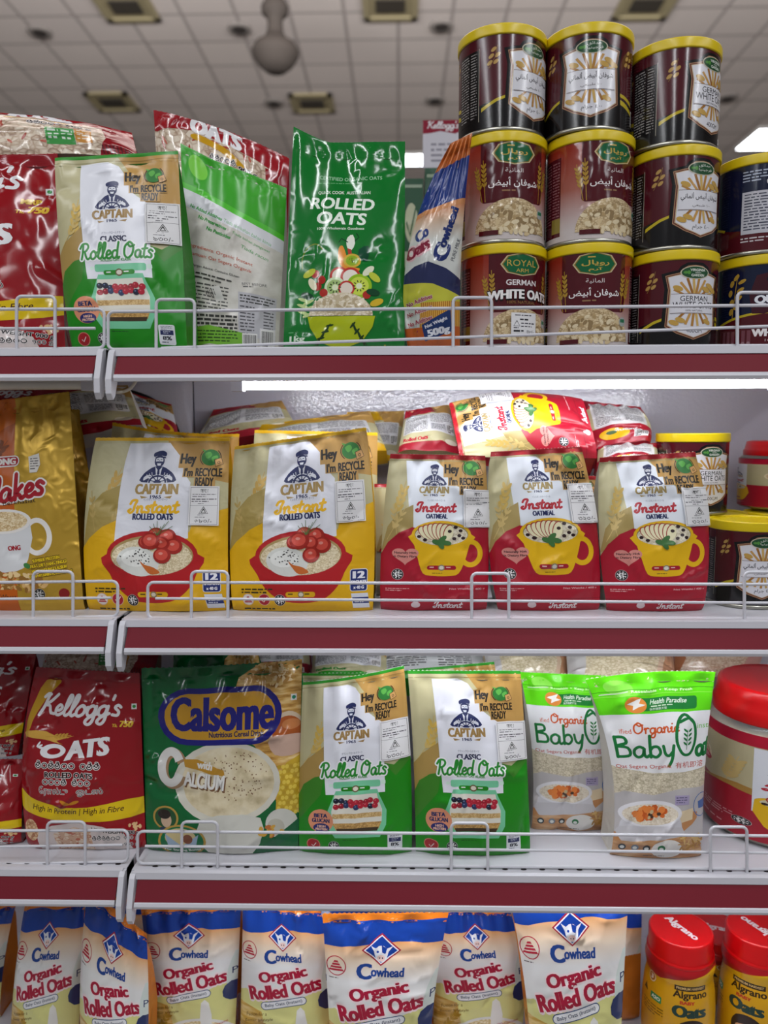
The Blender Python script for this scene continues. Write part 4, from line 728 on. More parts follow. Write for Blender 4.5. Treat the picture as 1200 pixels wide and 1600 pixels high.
def d_cow(rot=-12, side=False):
    a = Art(146, 260, 'film'); B, R = '#123c96', '#a01434'
    a.rect(0, 0, 146, 260, 'grad|y|40|100|#d99a5c|#dcc8b0|#dcdbda'); a.poly([(0, 150), (40, 158), (100, 150), (146, 140), (146, 260), (0, 260)], '#d2cf86', 3); a.poly([(0, 168), (36, 178), (44, 220), (40, 260), (0, 260)], 'pat|grain|#9a7428|#c39c48|#dcc080|8'); wheat(a, 6, 250, 70, -60, '#a8842c', n=4, w=5)
    a.rect(0, 0, 146, 14, '#e07a1c'); a.poly([(0, 15), (40, 10), (110, 12), (146, 8), (146, 44), (90, 40), (40, 46), (0, 48)], B, 2)
    def dia(r, c): a.poly([(71, 52-r), (71+r*1.06, 52), (71, 52+r), (71-r*1.06, 52)], c)
    dia(23, '#a01c34'); dia(20.5, '#e4e2e6'); dia(18.5, B); a.poly([(58, 46), (64, 50), (68, 47), (74, 47), (78, 50), (85, 46), (80, 54), (79, 60), (76, 68), (67, 68), (63, 60), (62, 54)], '#dde0e6', 2); a.ell(71, 64, 5, 4.5, '#e8c8c0', n=14); a.ell(66.5, 55, 1.6, 1.8, B, n=8); a.ell(75.5, 55, 1.6, 1.8, B, n=8); a.poly([(71, 46), (78, 50), (76, 58), (72, 56)], B); a.ell(69.3, 64, .9, 1.1, '#2a2c44', n=8); a.ell(72.8, 64, .9, 1.1, '#2a2c44', n=8)
    a.text('C', 50, 84, 18, '#1d3f86', h=23, bold=.045); a.text('owhead', 80, 84, 42, '#1d3f86', h=14, bold=.038)
    a.text('Organic', 70, 115, 78, R, h=24, bold=.046, rot=rot, out=('#ead3d6', .075)); a.text('Rolled Oats', 73, 138, 116, R, h=24, bold=.046, rot=rot, out=('#ead3d6', .075))
    a.M = np.array([[math.cos(math.radians(rot)), -math.sin(math.radians(rot)), 0], [math.sin(math.radians(rot)), math.cos(math.radians(rot)), 0]]); a.M[:, 2] = np.array([71, 161]) - a.M[:, :2] @ np.array([71, 161])
    a.rect(34, 154, 74, 14, '#24406e', 7); a.rect(35.2, 155.2, 71.6, 11.6, '#dfdfe2', 5.8); a.text('Baby Oats (Instant)', 71, 161, 60, '#22304f', h=7, bold=.01); a.M = None
    a.ring(14, 78, 13, 15, 1.4, '#b02a3c')
    for j in range(4): a.poly([(14-2-j*2.2, 70+j*4.2), (14+2+j*2.2, 70+j*4.2), (14+3.6+j*2.2, 73+j*4.2), (14-3.6-j*2.2, 73+j*4.2)], '#b02a3c')
    a.bars(4, 96, 22, 1, 3, '#55484a'); a.text('Fusion for a', 28, 184, 34, '#5d4318', h=6, rot=rot, shear=.2); a.text('Better Lifestyle', 32, 194, 46, '#5d4318', h=6, rot=rot, shear=.2)
    a.poly([(146, 84), (136, 100), (130, 130), (134, 160), (146, 170)], '#c9d2cc', 2); a.poly([(146, 140), (128, 146), (126, 166), (146, 176)], '#26325e', 2); a.text('P', 142, 120, 8, '#26325e', h=12)
    a.ell(90, 236, 58, 34, '#dcdad4'); a.ell(90, 234, 50, 27, 'pat|flakes|#b08f52|#d2bb84|#e6d9b4|18'); a.poly([(92, 172), (104, 172), (110, 220), (92, 226)], '#dedcd6', 2); a.text('Wholesome', 118, 214, 34, '#b02a3c', h=5, rot=-12)
    return a.done(seal=.055)
def d_cowside():      # side panel of the same pack
    a = Art(100, 320, 'film'); a.rect(0, 0, 100, 320, 'grad|y|95|150|#c9783c|#cdb39c|#c9cbc6'); a.rect(0, 0, 100, 44, '#b9652c'); a.poly([(0, 42), (100, 30), (100, 92), (50, 98), (0, 104)], '#1a3478'); a.poly([(0, 104), (50, 98), (100, 92), (100, 100), (50, 106), (0, 112)], '#c98a5a')
    a.text('C', 62, 170, 24, '#1c2c66', h=30, bold=.05, rot=-72); a.text('owhead', 70, 134, 58, '#1c2c66', h=18, bold=.05, rot=-72); a.text('PURE MILK', 88, 168, 34, '#4a4c58', h=7, rot=-72); a.text('Co', 20, 138, 22, '#2a3a74', h=20, bold=.05, rot=-30)
    a.poly([(0, 196), (40, 182), (100, 212), (100, 236), (50, 216), (0, 210)], '#262c52', 2); a.poly([(0, 210), (50, 216), (100, 236), (100, 250), (0, 250)], '#b9b83c'); a.text('Oats', 18, 160, 40, '#7c1a34', h=20, bold=.06, rot=-24, out=('#d8b0b4', .08))
    a.poly([(30, 244), (100, 244), (100, 300), (24, 300)], 'pat|vlines|#9a6018|#c08a30|#d8aa50|9')
    for i in range(4): a.text('No Additives', 28, 240 + i*16, 44, '#8a1c34', h=7, rot=-14, out=('#dcc8c4', .07), bold=.03)
    a.rect(0, 282, 100, 38, '#b5561a'); a.poly([(30, 278), (82, 256), (84, 290), (34, 304)], '#1c3468'); a.text('Net Weight', 56, 276, 42, '#dfe2ea', h=7, rot=-18, bold=.03); a.text('500g', 60, 290, 40, '#dfe2ea', h=14, bold=.05, rot=-10)
    return a.done(seal=.06)
def d_gold():
    a = Art(190, 345, 'foil'); GO, O = '#c7a03a', ('#b85812', 'gloss')
    a.rect(0, 0, 190, 345, GO); a.rect(0, 0, 92, 345, O); a.poly([(0, 0), (92, 0), (92, 40), (50, 60), (0, 50)], ('#cf6a1c', 'gloss')); wheat(a, 30, 130, 80, -50, ('#7c3c10', 'gloss'), n=5, w=6); wheat(a, 48, 130, 70, -75, ('#7c3c10', 'gloss'), n=5, w=6)
    rr = ('#a01424', 'gloss'); wt = ('#e0dcd8', 'gloss'); a.rect(10, 94, 92, 18, wt, 9); a.rect(10, 96, 90, 14, rr, 7); a.text('ONG', 78, 103, 34, wt, h=11, bold=.05)
    a.script('Flakes', 88, 146, 110, rr, h=40, th=.17, shear=.2, rot=-8, out=(wt, 2.6)); dk = ('#3a2410', 'gloss'); a.text('dan Bijirin Berkhasiat', 72, 172, 112, dk, h=8, rot=-3)
    a.ring(128, 226, 24, 30, 8, wt); a.poly([(30, 196), (36, 262), (54, 280), (94, 280), (112, 262), (116, 196)], ('#cfd0d2', 'gloss'), 2); a.ell(73, 200, 46, 20, wt); a.ell(73, 200, 40, 16, ('pat|flakes|#a07c44|#d2b88c|#e6d6b4|22', 'gloss')); a.text('ONG', 90, 243, 20, rr, h=8, bold=.05, rot=-3)
    a.blobs(72, 298, 70, 16, 160, 5, [('#b98a4a', 'gloss'), ('#d2aa6c', 'gloss'), ('#8f6428', 'gloss'), ('#e0c490', 'gloss')], ar=.55, seed=4); a.rect(0, 310, 92, 35, ('#c25e10', 'gloss')); a.text('Whole Grain Wheat', 52, 322, 76, dk, h=9)
    for i in range(4): a.text(('SUMBER PROTEIN', 'SERAT DIET YANG TINGGI', 'MENGANDUNGI KALSIUM', 'DAN VITAMIN A, B1, B2, D, E')[i], 140 + i*2, 262 + i*8, (42, 58, 54, 66)[i], ('#d8b818', 'gloss'), h=5.5, rot=-8, bold=.05, out=(dk, .1))
    a.ell(110, 272, 6, 4, ('#3a7a3c', 'gloss'), rot=30); halal(a, 126, 318, 9); a.ell(164, 317, 8, 8, ('#8a1a1c', 'gloss')); a.poly([(118, 98), (136, 94), (138, 112), (132, 124), (120, 124)], ('#d9d6d0', 'paper')); a.bars(121, 101, 14, 5, 4, ('#6a6664', 'paper'))
    return a.done(seal=.07)
def d_redback():     # back of the oatmeal pouch: red band, white panel of small print
    a = Art(165, 258, 'gloss'); a.rect(0, 0, 165, 258, '#a3142a'); a.rect(0, 60, 165, 110, '#bfb88f'); a.rect(14, 20, 137, 150, '#d9d9da', 10); a.bars(20, 28, 60, 22, 6, '#4a4648', seed=3); a.bars(90, 28, 54, 12, 6, '#4a4648', seed=4); a.rect(90, 106, 54, 50, '#c9c8ca'); a.bars(93, 110, 48, 8, 5.4, '#333033', seed=6); a.ell(60, 212, 40, 26, '#dfb010'); a.script('Instant', 90, 196, 60, '#e2dcdc', h=14, th=.18); a.ell(52, 206, 14, 8, '#3e5d30'); a.barcode(112, 200, 40, 34)
    return a.done(seal=.04)
def d_paleback(c1, c2):
    a = Art(225, 275, 'matte'); a.rect(0, 0, 225, 275, '#bdb68e'); a.rect(0, 0, 225, 60, c1); a.poly([(120, 0), (225, 0), (225, 90), (150, 70)], KRAFT); a.rect(10, 70, 200, 120, '#d4d4d6', 8); a.bars(16, 78, 90, 17, 6.4, '#3e3b3e', seed=13); a.bars(118, 78, 86, 9, 6.4, '#55524f', seed=14); a.rect(118, 140, 60, 42, '#c4c4c8'); a.bars(121, 144, 54, 6, 6, '#2c2a2c', seed=15); a.barcode(182, 140, 26, 44, seed=9); a.text('Rolled Oats', 60, 220, 90, c2, h=18, bold=.05); a.rect(0, 236, 225, 39, c1); a.ell(190, 232, 22, 14, '#e2d9c4')
    return a.done(seal=.03)
def d_clear():
    a = Art(150, 110, 'film'); a.rect(0, 0, 150, 110, 'pat|flakes|#ab9a78|#cfc19e|#e0d5b8|17'); a.poly([(0, 0), (12, 0), (24, 40), (20, 110), (0, 110)], '#c9c6c2', 2); a.poly([(150, 0), (128, 0), (136, 50), (126, 110), (150, 110)], '#b98a68', 2); a.poly([(128, 0), (118, 0), (128, 50), (118, 110), (126, 110), (134, 50)], '#d3b79c', 2)
    return a.done(seal=.05)
def d_pinkpack():
    a = Art(150, 110, 'film'); a.rect(0, 0, 150, 110, 'pat|flakes|#b3907a|#d6bda0|#e3d2ba|15'); a.poly([(0, 0), (10, 0), (16, 60), (6, 110), (0, 110)], '#b8764e'); a.poly([(150, 0), (118, 0), (122, 40), (112, 110), (150, 110)], '#cf9d92', 2); a.poly([(60, 40), (110, 26), (116, 40), (70, 54)], '#cf9484', 2)
    return a.done(seal=.05)
def d_greentop():
    a = Art(200, 120, 'gloss'); a.rect(0, 0, 200, 120, '#1f9a17'); a.rect(0, 40, 200, 60, '#d5d6d6', 8); a.bars(20, 50, 70, 6, 7, '#3a383a', seed=3); a.bars(110, 50, 60, 6, 7, '#3a383a', seed=4); a.poly([(120, 0), (200, 0), (200, 30)], KRAFT); a.text('Oats', 40, 20, 50, '#e2e6e0', h=14, bold=.04)
    return a.done(seal=.05)

# ------------------------------------------------------------------ tins (art units: degrees round, 1/145 of the height)
def d_garden(arabic):
    a = Art(360, 145, 'tin'); M, K2 = '#4a0f19', '#0d0a0b'
    a.rect(0, 0, 360, 145, M)
    for o in (0, 180):
        def X(p): return [(x + o, y) for x, y in p]
        a.poly(X([(0, 112), (40, 100), (60, 98), (90, 92), (120, 98), (140, 100), (180, 112), (180, 145), (0, 145)]), K2); a.poly(X([(122, 90), (138, 92), (158, 98), (158, 104), (140, 98), (122, 95)]), '#b9a422'); a.poly(X([(122, 98), (140, 103), (160, 112), (160, 118), (138, 110), (122, 106)]), '#b9a422'); a.poly(X([(18, 112), (38, 100), (54, 94), (54, 98), (38, 105), (18, 118)]), '#b9a422')
        sh = [(90, 11), (100, 12), (107, 17), (110, 23), (128, 27), (124, 50), (127, 110), (112, 122), (90, 132), (68, 122), (53, 110), (56, 50), (52, 27), (70, 23), (73, 17), (80, 12)]
        def grow(p, k): return [(90 + (x-90)*k[0], 72 + (y-72)*k[1]) for x, y in p]
        a.poly(X(grow(sh, (1.13, 1.08))), K2); a.poly(X(sh), '#a07a5a'); a.poly(X(grow(sh, (.97, .975))), '#5a1f1c'); a.poly(X(grow(sh, (.93, .95))), '#b9a07c'); a.poly(X(grow(sh, (.895, .93))), '#d3d2d8')
        for i, t in enumerate((-150, -128, -110, -95, -80, -62, -40, -25, 25, 45, 62, 80, 95, 112, 135, 155)):
            p = math.radians(t); c = ('#a87a3c', '#b98d4c', '#94642c', '#c2a05c')[i % 4]; a.line([(90 + o + 8*math.cos(p), 70 + 12*math.sin(p)), (90 + o + 31*math.cos(p), 70 + 40*math.sin(p)*(1 if abs(math.sin(p)) > .3 else .8))], 3.4, c, caps=False)
        for x, y in ((112, 44), (106, 50), (118, 50), (68, 48), (64, 104), (72, 100), (110, 102)): a.ell(x + o, y, 7, 4, '#b99448', rot=30, n=14)
        a.rect(59.5 + o, 57, 61, 32, '#d3d2d8'); a.rect(59.5 + o, 57, 61, .7, '#6c5a54'); a.rect(59.5 + o, 88, 61, .7, '#6c5a54')
        a.ell(90 + o, 23, 20, 10.5, '#c2b9a4'); a.ell(90 + o, 23, 18.5, 9.5, '#1f4a2c'); a.ell(77 + o, 23, 3, 2.2, '#4f8a3c', n=12); a.ell(81 + o, 23, 2.2, 3.2, '#4f8a3c', n=12)
        if arabic:
            a.text(ar(A_GARD), 93 + o, 18.5, 18, '#dfe3da', h=5.5); a.text(ar(A_VIRG), 94 + o, 25, 20, '#dfe3da', h=5.5); a.text(ar(A_OATS, A_WHITE, A_GERM), 90 + o, 68, 56, '#171318', h=14, bold=.01); a.text(ar(A_NAT) + ' \u0661\u0660\u0660', 90 + o, 82, 26, '#3a3236', h=6); a.text(ar(A_GRAM) + ' \u0664\u0660\u0660', 91 + o, 116, 26, '#171318', h=9)
        else:
            a.text('VIRGINIA', 93 + o, 19, 21, '#dfe3da', h=4.2, bold=.02); a.text('GREEN', 93 + o, 23.2, 8, '#dfe3da', h=1.8); a.text('GARDEN', 93 + o, 27.4, 18, '#dfe3da', h=4.2, bold=.02); a.text('GERMAN', 90 + o, 65, 38, '#171318', h=8.5); a.text('WHITE OATS', 90 + o, 75.5, 56, '#171318', h=10.5); a.text('100% NATURAL', 90 + o, 84.5, 24, '#3a3236', h=3); a.text('400GM', 91 + o, 117, 22, '#171318', h=7)
    for x in (34, 146, 214, 326):
        for dx, dy in ((0, 24), (5, 33), (-3, 34), (3, 43), (-5, 44)): a.ell(x + dx, dy, 4.6, 2.6, '#b08c4c', rot=-50, n=12)
        a.line([(x - 6, 52), (x + 2, 36), (x + 5, 18)], .7, '#8a6a38', caps=False)
    x = 158; a.rect(x, 46, 44, 56, K2); a.line([(x, 46), (x+44, 46), (x+44, 102), (x, 102), (x, 46)], .8, '#8d8680', caps=False); a.bars(x+3, 50, 38, 12, 4, '#8f8a88', seed=31); a.bars(x+2, 10, 30, 8, 4.4, '#a58a88', seed=33); a.barcode(x+2, 108, 34, 24, seed=35)
    a.rect(338, 20, 22, 112, K2); a.rect(0, 20, 14, 112, K2); a.bars(340, 24, 18, 24, 4.3, '#8f8a88', seed=36); a.bars(1, 24, 10, 24, 4.3, '#8f8a88', seed=37); a.rect(14, 18, .7, 114, '#b0a898')
    return a.done(72, 1)
def d_royal(arabic):
    a = Art(360, 145, 'shrink'); M = '#4c0f18'
    a.rect(0, 0, 360, 145, 'grad|y|10|130|#8e2c1c|#9c5a4c|#c4bab8')
    for o in (0, 180):
        a.rect(45 + o, -3, 90, 93, M, 7)
        for s in (-1, 1):
            for q in (0, 7): wheat(a, 90 + o + s*(38 + q*.6), 88, 62 - q, -90 + s*(3 + q), '#a8842e', n=5, w=3)
        a.ell(90 + o, 134, 52, 50, 'pat|flakes|#7c6644|#b9a17a|#d3c09c|22', a0=180, a1=360); a.blobs(90 + o, 118, 44, 22, 90, 4.6, ['#c9b48c', '#a88f66', '#8a7350', '#d6c6a4'], ar=.6, top=136)
        hx = [(62, 18), (70, 6), (90, 1.5), (110, 6), (118, 18), (110, 30), (90, 34.5), (70, 30)]
        for k, c in ((1.06, '#c2b48c'), (.99, '#8a6c2c'), (.93, '#0f5a34')): a.poly([(90 + o + (x-90)*k, 18 + (y-18)*k) for x, y in hx], c)
        if arabic: a.text(ar(A_ROYAL), 90 + o, 17, 36, '#b89c48', h=9, bold=.02); a.text(ar(A_ARM), 90 + o, 26.5, 18, '#b89c48', h=6, bold=.02); a.bars(80 + o, 7, 20, 1, 4.5, '#b89c48'); a.text(ar(A_GERF), 90 + o, 44, 24, '#cfc4c4', h=8); a.text(ar(A_OATS, A_WHITE), 90 + o, 61, 68, '#e6e0e0', h=15, bold=.012); a.bars(74 + o, 72, 32, 1, 5, '#8c6a4a')
        else: a.text('ROYAL', 90 + o, 16, 42, '#b89c48', h=9.5); a.text('ARM', 90 + o, 27, 18, '#b89c48', h=5.5); a.text('GERMAN', 90 + o, 45, 44, '#e0dada', h=8.5, bold=.02); a.text('WHITE OATS', 90 + o, 63, 92, '#1a1214', h=15, bold=.05, out=('#1a1214', .04), arc=3); a.text('WHITE OATS', 90 + o, 62.6, 91, '#e8e4e4', h=14, bold=.045, arc=3); a.text('100% NATURAL', 90 + o, 75, 40, '#8c6a3a', h=4.4)
        a.ell(131 + o, 104, 6, 7, '#9aa09c'); a.rect(127 + o, 100, 8, 5, '#2c6a4c'); a.rect(44 + o, 131, 26, 7, M)
    a.rect(150, 18, 44, 118, M); a.line([(150, 18), (194, 18), (194, 136), (150, 136), (150, 18)], .8, '#b0908c', caps=False); a.bars(153, 24, 38, 22, 4.4, '#8a5a5e', seed=21); a.barcode(156, 116, 30, 16, seed=22); a.rect(334, 18, 26, 118, M); a.rect(0, 18, 16, 118, M); a.bars(336, 24, 22, 22, 4.4, '#8a5a5e', seed=23); a.bars(1, 24, 13, 22, 4.4, '#8a5a5e', seed=24); a.rect(0, 108, 16, 22, '#8a7a34')
    return a.done(72, 1)
def d_blue():
    a = Art(360, 145, 'tin'); B, M, Y = '#0d1632', '#4c0f18', '#b9a422'
    a.rect(0, 0, 360, 145, B); a.poly([(0, 104), (40, 88), (90, 82), (140, 88), (180, 104), (220, 110), (290, 104), (360, 110), (360, 145), (0, 145)], M, 3); a.line([(0, 104), (40, 88), (90, 82), (140, 88), (180, 104)], 4, Y, 4, caps=False)
    a.poly([(60, 20), (124, 20), (128, 84), (90, 79), (56, 84)], '#3a0f1c', 2); a.ell(92, 44, 17, 20, '#d6d2d0'); a.ell(92, 46, 10, 13, '#c69a84'); a.poly([(72, 30), (80, 16), (104, 16), (112, 30), (92, 26)], '#141622', 3); a.ell(92, 62, 14, 8, '#d8d6d8')
    a.text('QUAKER', 92, 62, 66, '#e2e2e8', h=16, bold=.05, out=('#0d1632', .05)); a.text('WHITE OATS', 98, 117, 82, '#e2dcdc', h=13, bold=.05); a.text('100% Natural', 98, 130, 50, '#c9b0b2', h=4)
    for dx, dy in ((0, 20), (8, 28), (-6, 30), (6, 42), (-8, 46), (4, 56), (-6, 62), (2, 70), (-6, 78)): a.ell(34 + dx, dy, 6, 3, '#b08c34', rot=-60 + dx*3, n=12)
    a.line([(30, 92), (32, 60), (36, 14)], .9, '#b08c34', caps=False)
    for i in range(6): a.rect(16 + i*7, 112, 4.4, 20, '#6c3a44'); a.ell(18 + i*7, 134, 2.4, 3, '#8c6a70', n=10)
    # the other side: ingredients, recipe panel, seal
    a.bars(204, 12, 40, 4, 5, '#aeb4c4', seed=41); a.ell(246, 32, 13, 9, '#d6d2cc'); a.ell(246, 30, 10, 6, 'pat|flakes|#7c4030|#b08068|#d2b8a0|26'); a.rect(204, 46, 44, 70, '#b9b8c0'); a.bars(207, 50, 38, 13, 4.8, '#3e4050', seed=42); a.bars(204, 122, 40, 2, 5, '#c9c0c4', seed=43); a.rect(268, 6, 58, 36, '#c4c4c6', 3); a.bars(276, 11, 44, 6, 5, '#3e3c40', seed=44); a.line([(252, 104), (290, 90), (340, 88)], 4, Y, 3, caps=False); a.rect(270, 98, 14, 20, '#7f8494', 2); a.ell(277, 104, 4, 4, '#d0d2d8'); a.text('U', 277, 112, 7, '#d0d2d8', h=7)
    for dx, dy in ((0, 50), (7, 60), (-5, 64), (4, 76)): a.ell(308 + dx, dy, 6, 3, '#b08c34', rot=-60, n=12)
    return a.done(72, 1)
def d_algrano():     # sleeve round the neck and body of a wasp waisted jar
    a = Art(360, 150, 'plastic'); a.rect(0, 0, 360, 150, '#cf9a10'); a.rect(0, 0, 360, 30, '#a30f16')
    for o in (0, 180):
        a.poly([(70+o, 30), (180+o, 30), (180+o, 8), (150+o, 10), (120+o, 16)], '#d9a814', 2); a.rect(96+o, 30, 56, 9, '#2c1a0c'); a.text('PREMIUM HARVEST', 124+o, 34.5, 50, '#d9b878', h=4.5, bold=.03); a.text('Algrano', 124+o, 47, 60, '#2a1a10', h=15, bold=.03); a.text('BABY', 118+o, 58, 24, '#b8341c', h=5.5, bold=.05); a.text('Oats', 122+o, 73, 54, '#1d3a34', h=20, bold=.055)
        a.ell(126+o, 112, 26, 26, '#2a1a12'); a.ell(126+o, 120, 20, 24, '#c9966c'); a.poly([(100+o, 112), (108+o, 92), (128+o, 88), (148+o, 98), (150+o, 110), (130+o, 102), (112+o, 106)], '#2a1a12', 3); a.ell(119+o, 118, 2.4, 1.6, '#1c1210', n=10); a.ell(134+o, 118, 2.4, 1.6, '#1c1210', n=10); a.line([(120+o, 131), (127+o, 134), (134+o, 131)], 1.4, '#8c4034', caps=False)
        a.ell(52+o, 38, 9, 9, '#d9c8a8'); a.ell(52+o, 38, 7, 7, '#a86a1c'); a.text('3', 52+o, 38, 5, '#e8e0d0', h=8, bold=.05); a.poly([(40+o, 56), (46+o, 68), (34+o, 68)], '#2c2418'); a.rect(54+o, 62, 22, 12, '#2c8a4c', 2); a.text('A2O', 65+o, 68, 17, '#dfe6dc', h=6, bold=.04); a.bars(36+o, 82, 44, 4, 5, '#7c5a10', seed=51)
    return a.done(72, 48)
def d_tub():         # label of the big clear jar
    a = Art(360, 250, 'gloss'); a.rect(0, 0, 360, 250, '#a3142a'); a.rect(0, 28, 360, 110, '#b9b08c'); a.rect(0, 0, 360, 28, '#b01030')
    for o in (0, 180):
        wheat(a, 62+o, 150, 90, -80, '#c9b072', n=5, w=7); a.poly([(30+o, 150), (60+o, 130), (90+o, 128), (90+o, 170), (30+o, 170)], '#a8803c', 2); a.poly([(10+o, 170), (40+o, 146), (70+o, 138), (110+o, 150), (170+o, 160), (170+o, 200), (10+o, 200)], '#a3142a', 2); a.rect(90+o, 30, 66, 150, '#dadde4'); captain(a, 124+o, 52, 40); a.text('CAPTAIN', 124+o, 96, 44, '#9a7a44', h=11, bold=.05); a.script('Instant', 124+o, 116, 50, '#b3162a', h=15, th=.2); a.text('OATMEAL', 124+o, 130, 34, NAVY, h=7, bold=.05)
        a.poly([(92+o, 150), (100+o, 210), (116+o, 222), (140+o, 222), (154+o, 210), (158+o, 150)], '#dfb010', 2); a.ell(125+o, 152, 33, 15, '#dfb010'); a.ell(125+o, 153, 29, 12, '#cfc6ae')
        for i in range(6): a.ell(108+o+i*6, 149, 6, 11, '#a5362c', rot=-30+i*10, n=14); a.ell(108.6+o+i*6, 149.3, 5.2, 10, '#ded8b0', rot=-30+i*10, n=14)
        for x, y in ((100, 156), (108, 160), (142, 150)): a.ell(x+o, y, 3, 3, '#2c1719', n=8)
        a.rect(108+o, 206, 34, 6, '#a3142a', 3); a.bars(108+o, 228, 44, 2, 5, '#d8a0a4'); a.bars(34+o, 200, 40, 3, 6, '#d8a0a4', seed=3); halal(a, 82+o, 212, 9); a.ell(20+o, 200, 7, 7, '#c88a8c'); a.bars(30+o, 232, 60, 1, 7, '#d8a0a4')
        a.ell(24+o, 88, 22, 24, '#d9ccb0'); a.ell(24+o, 88, 19, 21, 'pat|flakes|#8a5a3c|#c0a078|#dcc8a4|18'); a.ell(36+o, 98, 10, 10, '#b01030'); a.bars(30+o, 94, 12, 3, 3.4, '#e0c0c4'); a.ell(24+o, 124, 10, 9, '#dcc8c4')
    return a.done(72, 12)
# ------------------------------------------------------------------ the hall
XG = -.3745
def ceiling():
    m = bpy.data.materials.new('ceiling_tiles'); m.use_nodes = True; nt = m.node_tree; b = nt.nodes['Principled BSDF']; b.inputs['Roughness'].default_value = .9
    tc = nt.nodes.new('ShaderNodeTexCoord'); br = nt.nodes.new('ShaderNodeTexBrick'); br.offset = 0; br.inputs['Scale'].default_value = 1; br.inputs['Brick Width'].default_value = .6; br.inputs['Row Height'].default_value = .6
    br.inputs['Mortar Size'].default_value = .022; br.inputs['Color1'].default_value = lin('#c2b6ae'); br.inputs['Color2'].default_value = lin('#bdb1aa'); br.inputs['Mortar'].default_value = lin('#988d87')
    nt.links.new(tc.outputs['Object'], br.inputs['Vector']); nt.links.new(br.outputs['Color'], b.inputs['Base Color'])
    mb = MB(); mb.box(-14, -4, ZCEIL, 14, 19, ZCEIL + .1, m); return structure(mb, 'ceiling')
ZCEIL = 6.1
ceiling()
mb = MB(); mb.box(-14, -4, -.1, 14, 19, 0, mat('#8c8782', 'plastic')); structure(mb, 'floor')
mb = MB(); mb.box(-14, 18, 0, 14, 18.1, ZCEIL, mat('#8f8984', 'flat')); structure(mb, 'wall_back')
def on_ceiling(px, py):
    d = ray(px, py); t = (ZCEIL - 1.5)/d[2]; return EYE + d*t
for px, py, wd, lb in ((196, 8, .6, 'tan square ceiling vent above the leftmost lying clear pouch, nearest row'), (610, 6, .6, 'tan square ceiling vent cut by the top of the photo near the middle'), (176, 158, .6, 'dark ceiling vent far off, low over the gap between lying pouches'),
                   (488, 160, .6, 'tan ceiling vent far off, just left of the tall green one kilo bag'), (1010, 5, .6, 'tan ceiling vent above the right column of stacked tins')):
    p = on_ceiling(px, py); v = thing('ceiling_vent', p, lb, 'vent'); mb = MB(); q = mat('#8d8163', 'flat'); h = wd/2
    for bx in ((-h, -h, h, -h + .07), (-h, h - .07, h, h), (-h, -h, -h + .07, h), (h - .07, -h, h, h)): mb.box(bx[0], bx[1], -.03, bx[2], bx[3], 0, q)
    mb.build('vent_frame', v, flat=True); mb = MB(); mb.box(-h + .07, -h + .07, -.012, h - .07, h - .07, 0, q); mb.box(-.16, -.12, -.03, .16, .12, -.012, mat('#3a342c', 'flat')); mb.build('vent_grille', v, flat=True)
for px, py, lb in ((62, 49, 'small dark ceiling spot at the far left'), (374, 44, 'small dark ceiling spot left of the hanging lamp'), (690, 40, 'small dark ceiling spot just left of the tallest tins'), (428, 160, 'small far ceiling spot below the hanging lamp'), (680, 156, 'small far ceiling spot above the hanging sign'), (1137, 152, 'small dark ceiling spot right of the top right tin')):
    p = on_ceiling(px, py); v = thing('ceiling_downlight', p, lb, 'ceiling spot'); mb = MB(); mb.lathe([(.0, -.03), (.07, -.03), (.085, -.02)], mat('#37312e', 'flat'), 20); mb.build('spot_lens', v); mb = MB(); mb.lathe([(.085, -.02), (.12, -.03), (.14, 0)], mat('#7c746e', 'flat'), 20); mb.build('spot_rim', v)
glow = emat('lamp_glow', '#f4f7ff', 9.0)
for px, py, wd, dp, lb in ((651, 246, .50, .45, 'glowing ceiling light panel seen beside the green one kilo bag'), (1196, 214, .55, .8, 'glowing ceiling light panel cut by the right edge of the photo')):
    p = on_ceiling(px, py); v = thing('ceiling_light', p, lb, 'ceiling light'); mb = MB(); mb.box(-wd/2, -dp/2, -.05, wd/2, dp/2, -.03, glow); mb.build('light_diffuser', v, flat=True); mb = MB(); mb.box(-wd/2 - .03, -dp/2 - .03, -.045, wd/2 + .03, dp/2 + .03, 0, mat('#b8b4ae', 'flat')); mb.build('light_housing', v, flat=True)
p = P(431, 112, 8.0); v = thing('pendant_lamp', p, 'blurred grey bell-shaped lamp hanging from the ceiling, upper left', 'lamp'); q = mat('#3f3833', 'flat')
mb = MB(); mb.lathe([(0, 0), (.10, .005), (.17, .06), (.225, .14), (.235, .19), (.20, .25), (.12, .30), (.085, .36)], q, 32); mb.build('lamp_shade', v)
mb = MB(); mb.lathe([(.085, .36), (.075, .44), (.08, .50), (.13, .54), (.135, .60), (.10, .66), (.05, .68)], q, 32); mb.build('lamp_cap', v); mb = MB(); mb.tube([(0, 0, .67), (0, 0, ZCEIL - p[2])], .03, q); mb.build('lamp_rod', v)

